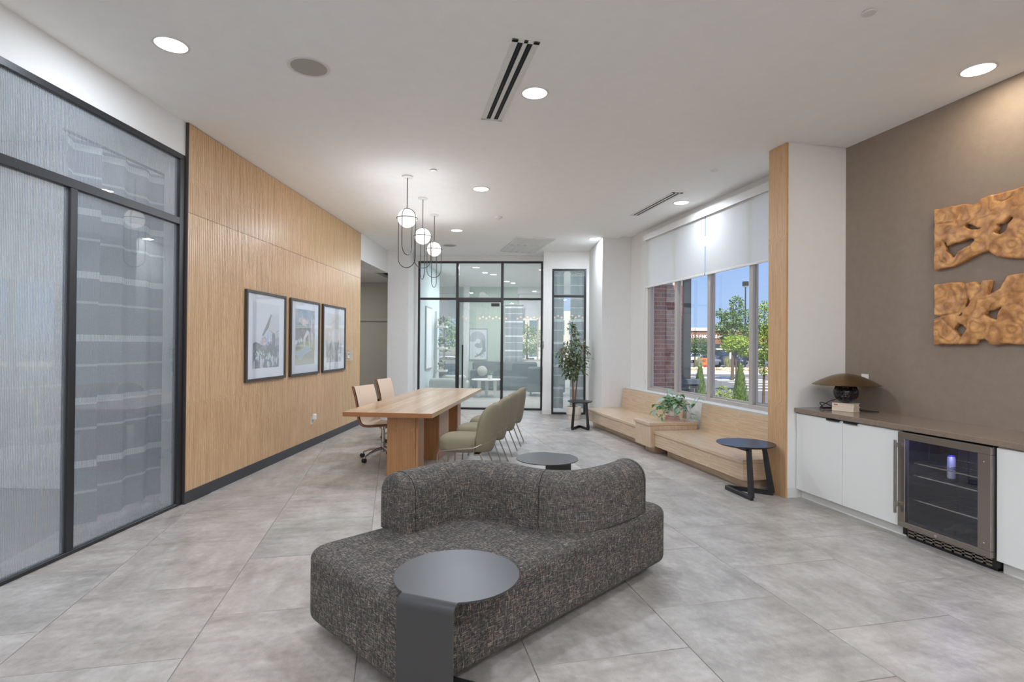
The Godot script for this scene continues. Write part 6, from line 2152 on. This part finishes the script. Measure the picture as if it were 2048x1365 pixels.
func build_outside() -> void:
	var s := thing("ground_street", "grey asphalt street beyond the window", "road", Vector3(0, GY, 0), 0.0, "", "structure")
	part(s, "asphalt", gbox(Vector3(-40, -0.2, -140), Vector3(140, 0, 30)), M.asphalt)
	var bed := thing("ground_bed", "mulched planting bed right outside the window", "planting bed", Vector3(0, GY, 0), 0.0, "", "structure")
	part(bed, "soil", gbox(Vector3(6.4, 0, -17.0), Vector3(12.5, 0.12, 2.0)), M.mulch)
	part(bed, "walk", gbox(Vector3(4.62, 0, -17.0), Vector3(6.4, 0.10, 2.0)), M.concrete)
	part(bed, "kerb", gbox(Vector3(12.5, 0, -17.0), Vector3(12.7, 0.15, 2.0)), M.concrete)
	# frame across the view: local x to the right, -z away
	var T := -0.216
	var walk := thing("far_sidewalk", "pale concrete sidewalk across the street", "sidewalk", Vector3(29.3, GY, -45.2), T, "", "structure")
	part(walk, "slab", gbox(Vector3(-22, 0, -7.0), Vector3(40, 0.12, 1.5)), M.concrete)
	part(walk, "kerb", gbox(Vector3(-22, 0, 1.5), Vector3(40, 0.16, 1.8)), M.trim_white)
	var st := Geo.new()
	st.box(Vector3(-2.1, 0, -0.25), Vector3(2.1, 0.012, 0.25))
	var sm := st.mesh()
	for k in 8:
		var px: Array = [[24.0, -39.5], [24.8, -38.2], [24.6, -36.3], [24.4, -34.6], [24.2, -33.0], [23.3, -31.0], [22.2, -29.0], [20.8, -27.0]][k]
		single("crosswalk_stripe", ["white crosswalk stripe farthest from the window", "second white crosswalk stripe from the far kerb", "third white crosswalk stripe from the far kerb", "fourth white crosswalk stripe from the far kerb", "fifth white crosswalk stripe from the far kerb", "sixth white crosswalk stripe from the far kerb", "seventh white crosswalk stripe from the far kerb", "white crosswalk stripe nearest to the window"][k], "road marking", sm, M.road_white, Vector3(px[0] + 0.6, GY + 0.001, px[1]), T, "crosswalk stripes")
	# rocks along the bed across the street
	var rk := Geo.new()
	var rg := RandomNumberGenerator.new()
	rg.seed = 8
	for k in 900:
		var b := rg.randf_range(-14, 16)
		var a := rg.randf_range(-6.4, -3.2)
		rk.col = Color(0.42, 0.30, 0.18).lerp(Color(0.72, 0.60, 0.45), rg.randf())
		rk.ellipsoid(Vector3(b, 0.13 + rg.randf() * 0.12, a), Vector3(rg.randf_range(0.10, 0.24), rg.randf_range(0.08, 0.16), rg.randf_range(0.10, 0.24)), 7, 5)
	single("river_rocks", "tan river rocks in the bed across the street", "rocks", rk, M.rock, Vector3(29.3, GY, -45.2), T, "", "stuff")
	for k in 2:
		var gr := Geo.new()
		for q in 160:
			var a := rg.randf() * TAU
			gr.col = Color(0.22, 0.26, 0.12).lerp(Color(0.46, 0.44, 0.28), rg.randf())
			leaf_geo(gr, Vector3(rg.randf_range(-0.3, 0.3), 0, rg.randf_range(-0.3, 0.3)), Vector3(cos(a) * 0.6, 1.2, sin(a) * 0.6), Vector3(cos(a), 0, sin(a)), rg.randf_range(0.8, 1.5), 0.06, 0.3)
		single("grass_clump", ["tall ornamental grass clump beside the white street sign", "tall ornamental grass clump in front of the dark blue car"][k], "grass", gr, M.leaf, [Vector3(32.0, GY + 0.1, -52.3), Vector3(35.2, GY + 0.1, -51.8)][k], 0.0, "ornamental grasses")
	# shop across the parking lot
	var b := thing("shop_building", "brown brick shop with a cream parapet and white letters", "building", Vector3(56.5, GY, -84.9), T)
	part(b, "wall", gbox(Vector3(-26, 2.9, -12), Vector3(30, 5.2, 0)), M.shop_brick)
	part(b, "base_wall", gbox(Vector3(-26, 0, -12), Vector3(30, 2.9, -0.9)), M.shop_dark)
	part(b, "parapet", gbox(Vector3(-26.2, 5.2, -12), Vector3(30.2, 5.75, 0.2)), M.shop_cream)
	part(b, "canopy", gbox(Vector3(-26, 1.9, -0.9), Vector3(30, 2.15, 1.0)), M.shop_cream)
	for k in 14:
		var x := -25.0 + k * 3.9
		var wn := part(b, "window", gbox(Vector3(x, 0.3, -0.9), Vector3(x + 3.0, 2.85, -0.84)), M.shop_glass)
		part(wn, "mullion", gbox(Vector3(x + 1.45, 0.3, -0.84), Vector3(x + 1.55, 2.85, -0.80)), M.shop_cream)
	var font := SystemFont.new()
	font.font_names = PackedStringArray(["Droid Sans"])
	font.font_weight = 700
	var xx := -5.6
	for ch in "ESSENCE dental":
		if ch != " ":
			var tm := TextMesh.new()
			tm.text = ch
			tm.font = font
			tm.font_size = 64
			tm.pixel_size = 0.0125
			tm.depth = 0.12
			part(b, "letter", tm, M.road_white, Vector3(xx, 4.2, 0.1))
		xx += 0.54 if ch == ch.to_upper() else 0.50
	part(b, "logo", gbox(Vector3(-6.7, 3.75, 0), Vector3(-6.1, 4.6, 0.1)), M.teal)
	# cars
	car("dark blue sedan parked across the street", Vector3(40.4, GY, -59.8), T + 0.95, M.car_blue)
	car("silver grey sedan behind the orange sign", Vector3(37.0, GY, -58.6), T + 2.4, M.car_silver)
	car("dark brown sport utility vehicle parked before the shop", Vector3(52.5, GY, -78.5), T + 2.7, M.car_dark, true)
	car("white car parked far left in the lot", Vector3(45.0, GY, -74.0), T - 0.5, M.car_white)
	car("pale blue car behind the slender tree", Vector3(47.5, GY, -60.5), T + 1.2, M.car_pale)
	car("silver car outside the left lounge window", Vector3(4.3, GY, -46.5), 1.4, M.car_silver)
	car("white car outside the right lounge window", Vector3(11.5, GY, -44.6), 1.2, M.car_white)
	# street furniture
	var lamp := thing("street_lamp", "tall black parking lot lamp with drum head", "street lamp", Vector3(41.3, GY, -57.5))
	var g := Geo.new()
	g.tube([Vector3(0, 0, 0), Vector3(0, 9.7, 0)], [0.11, 0.07], 10)
	part(lamp, "pole", g, M.black_metal)
	g = Geo.new()
	g.lathe([Vector2(0, 9.75), Vector2(0.36, 9.8), Vector2(0.36, 10.3), Vector2(0, 10.35)], 20)
	part(lamp, "head", g, M.black_metal)
	g = Geo.new()
	g.lathe([Vector2(0, 9.6), Vector2(0.22, 9.62), Vector2(0.34, 9.78), Vector2(0, 9.78)], 20)
	part(lamp, "diffuser", g, M.trim_white)
	var sg := thing("street_sign", "white street sign on a thin post beside the rocks", "sign", Vector3(30.8, GY, -44.9), T)
	part(sg, "post", gbox(Vector3(-0.04, 0, -0.04), Vector3(0.04, 2.0, 0.04)), M.chrome)
	part(sg, "plate", gbox(Vector3(-0.2, 1.35, 0.04), Vector3(0.2, 1.95, 0.06)), M.trim_white)
	var os := thing("road_work_sign", "orange road sign in front of the silver sedan", "sign", Vector3(35.0, GY, -56.2), T)
	part(os, "panel", gbox(Vector3(-0.42, 0.35, 0), Vector3(0.42, 1.15, 0.03)), M.orange)
	part(os, "red_band", gbox(Vector3(-0.42, 0.02, 0), Vector3(0.42, 0.34, 0.03)), M.tail_red)
	for k in 2: part(os, "mark", gbox(Vector3(-0.25 + k * 0.05, 0.85 - k * 0.2, 0.03), Vector3(0.2 - k * 0.02, 0.95 - k * 0.2, 0.034)), M.black_plastic)
	# trees
	var gd := Color(0.07, 0.14, 0.03)
	var gm := Color(0.24, 0.38, 0.10)
	var yl := Color(0.52, 0.64, 0.10)
	tree("street_tree", "large green maple beside the lamp post", Vector3(24.5, GY, -35.6), 6.3, 0.12, [[Vector3(0.2, 3.3, 0), Vector3(1.2, 0.9, 1.1), 1500], [Vector3(-0.3, 4.5, 0.2), Vector3(0.75, 0.6, 0.8), 620], [Vector3(0.3, 5.5, 0), Vector3(0.55, 0.8, 0.6), 420], [Vector3(-0.95, 4.9, 0), Vector3(0.42, 0.35, 0.5), 180], [Vector3(-0.9, 3.9, 0), Vector3(0.5, 0.45, 0.6), 300], [Vector3(0.9, 4.4, 0.2), Vector3(0.6, 0.9, 0.7), 620]], 0.14, gd, gm, 101, "street trees")
	tree("street_tree", "yellow-green young tree in front of the maple", Vector3(18.6, GY, -26.7), 3.3, 0.07, [[Vector3(0.0, 2.75, 0), Vector3(0.7, 0.4, 0.7), 900], [Vector3(0.5, 2.3, 0.1), Vector3(0.5, 0.36, 0.5), 520], [Vector3(-0.5, 2.5, 0.1), Vector3(0.45, 0.3, 0.5), 420]], 0.10, Color(0.16, 0.26, 0.04), yl, 102, "street trees")
	tree("street_tree", "slender light green tree at the right edge of the view", Vector3(14.4, GY, -18.9), 4.5, 0.055, [[Vector3(0.0, 2.6, 0), Vector3(0.45, 0.75, 0.42), 1100], [Vector3(0.05, 3.6, 0), Vector3(0.38, 0.75, 0.36), 950], [Vector3(0.1, 1.75, 0), Vector3(0.45, 0.4, 0.4), 480], [Vector3(0.35, 3.0, 0.1), Vector3(0.4, 0.6, 0.4), 600]], 0.075, Color(0.12, 0.22, 0.03), yl, 103, "street trees")
	tree("street_tree", "dull green tree left of the shop letters", Vector3(34.3, GY, -57.0), 5.0, 0.11, [[Vector3(0.4, 2.5, 0), Vector3(1.3, 1.0, 1.2), 1400], [Vector3(1.4, 2.2, 0.4), Vector3(0.9, 0.9, 0.9), 700]], 0.17, Color(0.06, 0.12, 0.05), Color(0.20, 0.32, 0.12), 104, "street trees")
	tree("street_tree", "small light green tree before the shop windows", Vector3(38.5, GY, -54.5), 3.4, 0.07, [[Vector3(0, 2.5, 0), Vector3(0.75, 0.7, 0.75), 800]], 0.12, Color(0.14, 0.26, 0.05), Color(0.36, 0.48, 0.12), 105, "street trees")
	tree("street_tree", "green tree outside the left lounge window", Vector3(2.6, GY, -34.0), 5.0, 0.12, [[Vector3(0, 3.2, 0), Vector3(1.5, 1.3, 1.5), 1500]], 0.15, Color(0.10, 0.2, 0.05), Color(0.36, 0.5, 0.16), 106, "lounge side trees")
	tree("street_tree", "green tree outside the left lounge window, right of the mullion", Vector3(4.9, GY, -36.0), 4.6, 0.12, [[Vector3(0, 3.0, 0), Vector3(1.3, 1.1, 1.3), 1200]], 0.15, Color(0.10, 0.2, 0.05), Color(0.36, 0.5, 0.16), 107, "lounge side trees")
	tree("street_tree", "green tree outside the right lounge window", Vector3(9.2, GY, -37.0), 4.4, 0.12, [[Vector3(0, 2.8, 0), Vector3(1.2, 1.1, 1.2), 1100]], 0.15, Color(0.10, 0.2, 0.05), Color(0.36, 0.5, 0.16), 108, "lounge side trees")
	var lb := thing("distant_block", "pale apartment block beyond the right lounge window", "building", Vector3(15.5, GY, -60.0), YL)
	part(lb, "wall", gbox(Vector3(-6, 0, -8), Vector3(8, 6.4, 0)), M.shop_cream)
	part(lb, "brick_bay", gbox(Vector3(-5.4, 2.4, 0), Vector3(-2.6, 5.6, 0.25)), M.shop_brick)
	for k in 6:
		for j in 2: part(lb, "window", gbox(Vector3(-1.8 + k * 1.5, 1.0 + j * 2.7, 0), Vector3(-0.8 + k * 1.5, 2.6 + j * 2.7, 0.06)), M.shop_glass)
	# shrubs in the bed
	for a in [[Vector3(7.76, GY + 0.12, -12.64), 1.80, 0.30, "columnar juniper left of the flowering bush", 201], [Vector3(8.80, GY + 0.12, -12.45), 1.86, 0.30, "columnar juniper right of the flowering bush", 202]]:
		var t := thing("juniper", a[3], "shrub", a[0], 0.0, "columnar junipers")
		var f := Geo.new()
		var r2 := RandomNumberGenerator.new()
		r2.seed = a[4]
		for k in 4200:
			var y := pow(r2.randf(), 1.2)
			var rad: float = a[2] * sin(clampf((1.04 - y) * 1.5, 0, PI * 0.5)) * (0.55 + 0.45 * minf(1.0, y * 6.0)) * pow(r2.randf(), 0.35)
			var an := r2.randf() * TAU
			f.col = Color(0.08, 0.16, 0.03).lerp(Color(0.34, 0.50, 0.12), r2.randf())
			leaf_geo(f, Vector3(cos(an) * rad, y * a[1], sin(an) * rad), Vector3(cos(an) * 0.5, 1.3, sin(an) * 0.5), Vector3(cos(an), 0.2, sin(an)), r2.randf_range(0.06, 0.12), 0.02, 0.0)
		var fo := part(t, "foliage", f, M.leaf)
		fo.set_meta("kind", "stuff")
		var stem := Geo.new()
		stem.tube([Vector3.ZERO, Vector3(0, a[1] * 0.8, 0)], [0.03, 0.01], 6)
		part(t, "stem", stem, M.bark)
	var bu := thing("flowering_bush", "yellow-green bush with small orange blooms outside the window", "shrub", Vector3(6.9, GY + 0.12, -10.3))
	var bf := Geo.new()
	foliage(bf, Vector3(0, 1.1, 0), Vector3(0.30, 0.42, 0.30), 900, 0.05, Color(0.14, 0.22, 0.03), Color(0.5, 0.6, 0.1), rg, 0.2)
	var bfo := part(bu, "foliage", bf, M.leaf)
	bfo.set_meta("kind", "stuff")
	var bs := Geo.new()
	for k in 7: bs.tube([Vector3.ZERO, Vector3(cos(k) * 0.2, 1.1, sin(k) * 0.2)], [0.012, 0.006], 5)
	part(bu, "stems", bs, M.bark)
	for k in 6:
		var fl := Geo.new()
		var a := 1.1 * k
		fl.ellipsoid(Vector3(cos(a) * 0.32, 1.05 + 0.1 * (k % 3), sin(a) * 0.3), Vector3(0.03, 0.025, 0.03), 8, 5)
		part(bu, "bloom", fl, M.orange)
	# brick return wall: every brick its own piece
	var bw := thing("wall_brick", "red brick return wall just outside the window", "wall", Vector3(4.53, GY, -9.0), 0.0, "", "structure")
	part(bw, "mortar", gbox(Vector3(0, 0, -0.55), Vector3(0.63, 5.0, -0.006)), M.mortar)
	var bl := Geo.new()
	bl.box(Vector3(0.0, 0, -0.05), Vector3(0.203, 0.066, 0), 0, 0.002)
	var bm := bl.mesh()
	var hl := Geo.new()
	hl.box(Vector3(0.0, 0, -0.05), Vector3(0.096, 0.066, 0), 0, 0.002)
	var hm := hl.mesh()
	for row in range(21, 47):
		var x := 0.0
		if row % 2: 
			part(bw, "half_brick", hm, M["brick_%d" % (rg.randi() % 3)], Vector3(0.0, row * 0.077, 0))
			x = 0.107
		for k in 4:
			if x + 0.203 <= 0.65: part(bw, "brick", bm, M["brick_%d" % (rg.randi() % 3)], Vector3(x, row * 0.077, 0))
			elif x + 0.096 <= 0.65: part(bw, "half_brick", hm, M["brick_%d" % (rg.randi() % 3)], Vector3(x, row * 0.077, 0))
			x += 0.214
	# dark steel post on a dark brick base
	var dp := thing("steel_post", "black steel canopy post on a dark brick base outside the window", "post", Vector3(5.60, GY, -9.60))
	part(dp, "post", gbox(Vector3(-0.20, 1.86, -0.14), Vector3(0.05, 5.5, 0.08), 1, 0.006), M.black_metal)
	part(dp, "cap", gbox(Vector3(-0.24, 1.76, -0.26), Vector3(0.20, 1.86, 0.16), 0, 0.006), M.dark_stone)
	part(dp, "base", gbox(Vector3(-0.21, 0, -0.23), Vector3(0.17, 1.76, 0.125)), M.mortar)
	for row in range(16, 23):
		var x := -0.22
		if row % 2: x = -0.22 - 0.107
		for k in 3:
			var xa := maxf(x, -0.22)
			var xb := minf(x + 0.203, 0.18)
			if xb - xa > 0.03: part(dp, "brick", gbox(Vector3(xa, row * 0.077, 0.11), Vector3(xb, row * 0.077 + 0.066, 0.135), 0, 0.002), M.brick_dark)
			x += 0.214

# three bulb-row chandeliers hang behind the camera; the far glass mirrors them
func build_chandeliers() -> void:
	for d in [[-2.9, -1.5, "bulb row chandelier behind the camera, nearest to the reeded glass"], [-0.9, 0.5, "bulb row chandelier behind the camera, middle of three"], [1.0, 2.4, "bulb row chandelier behind the camera, nearest to the brown wall"]]:
		var t := thing("chandelier", d[2], "chandelier", Vector3.ZERO, YL, "bulb row chandeliers")
		var z := 3.6
		var y := 2.92
		var b := Geo.new()
		b.tube([Vector3(d[0], y + 0.08, z), Vector3(d[1], y + 0.08, z)], 0.008, 6)
		b.tube([Vector3((d[0] + d[1]) * 0.5, y + 0.08, z), Vector3((d[0] + d[1]) * 0.5, CEIL, z)], 0.006, 6)
		part(t, "bar", b, M.brass)
		for k in 9:
			var e := Geo.new()
			var p := Vector3(lerpf(d[0], d[1], k / 8.0), y + (0.04 if k % 2 else -0.04), z)
			e.ellipsoid(p, Vector3.ONE * 0.05, 14, 8)
			part(t, "bulb", e, M.warm_bulb)
			if k in [1, 4, 7]:
				var o := OmniLight3D.new()
				o.name = "bulb_light"
				o.position = p
				o.light_color = rgb(246, 246, 250)
				o.light_energy = CHAN_E
				o.light_size = 0.045
				o.omni_range = 30.0
				o.omni_attenuation = 2.0
				o.shadow_enabled = true
				t.add_child(o)
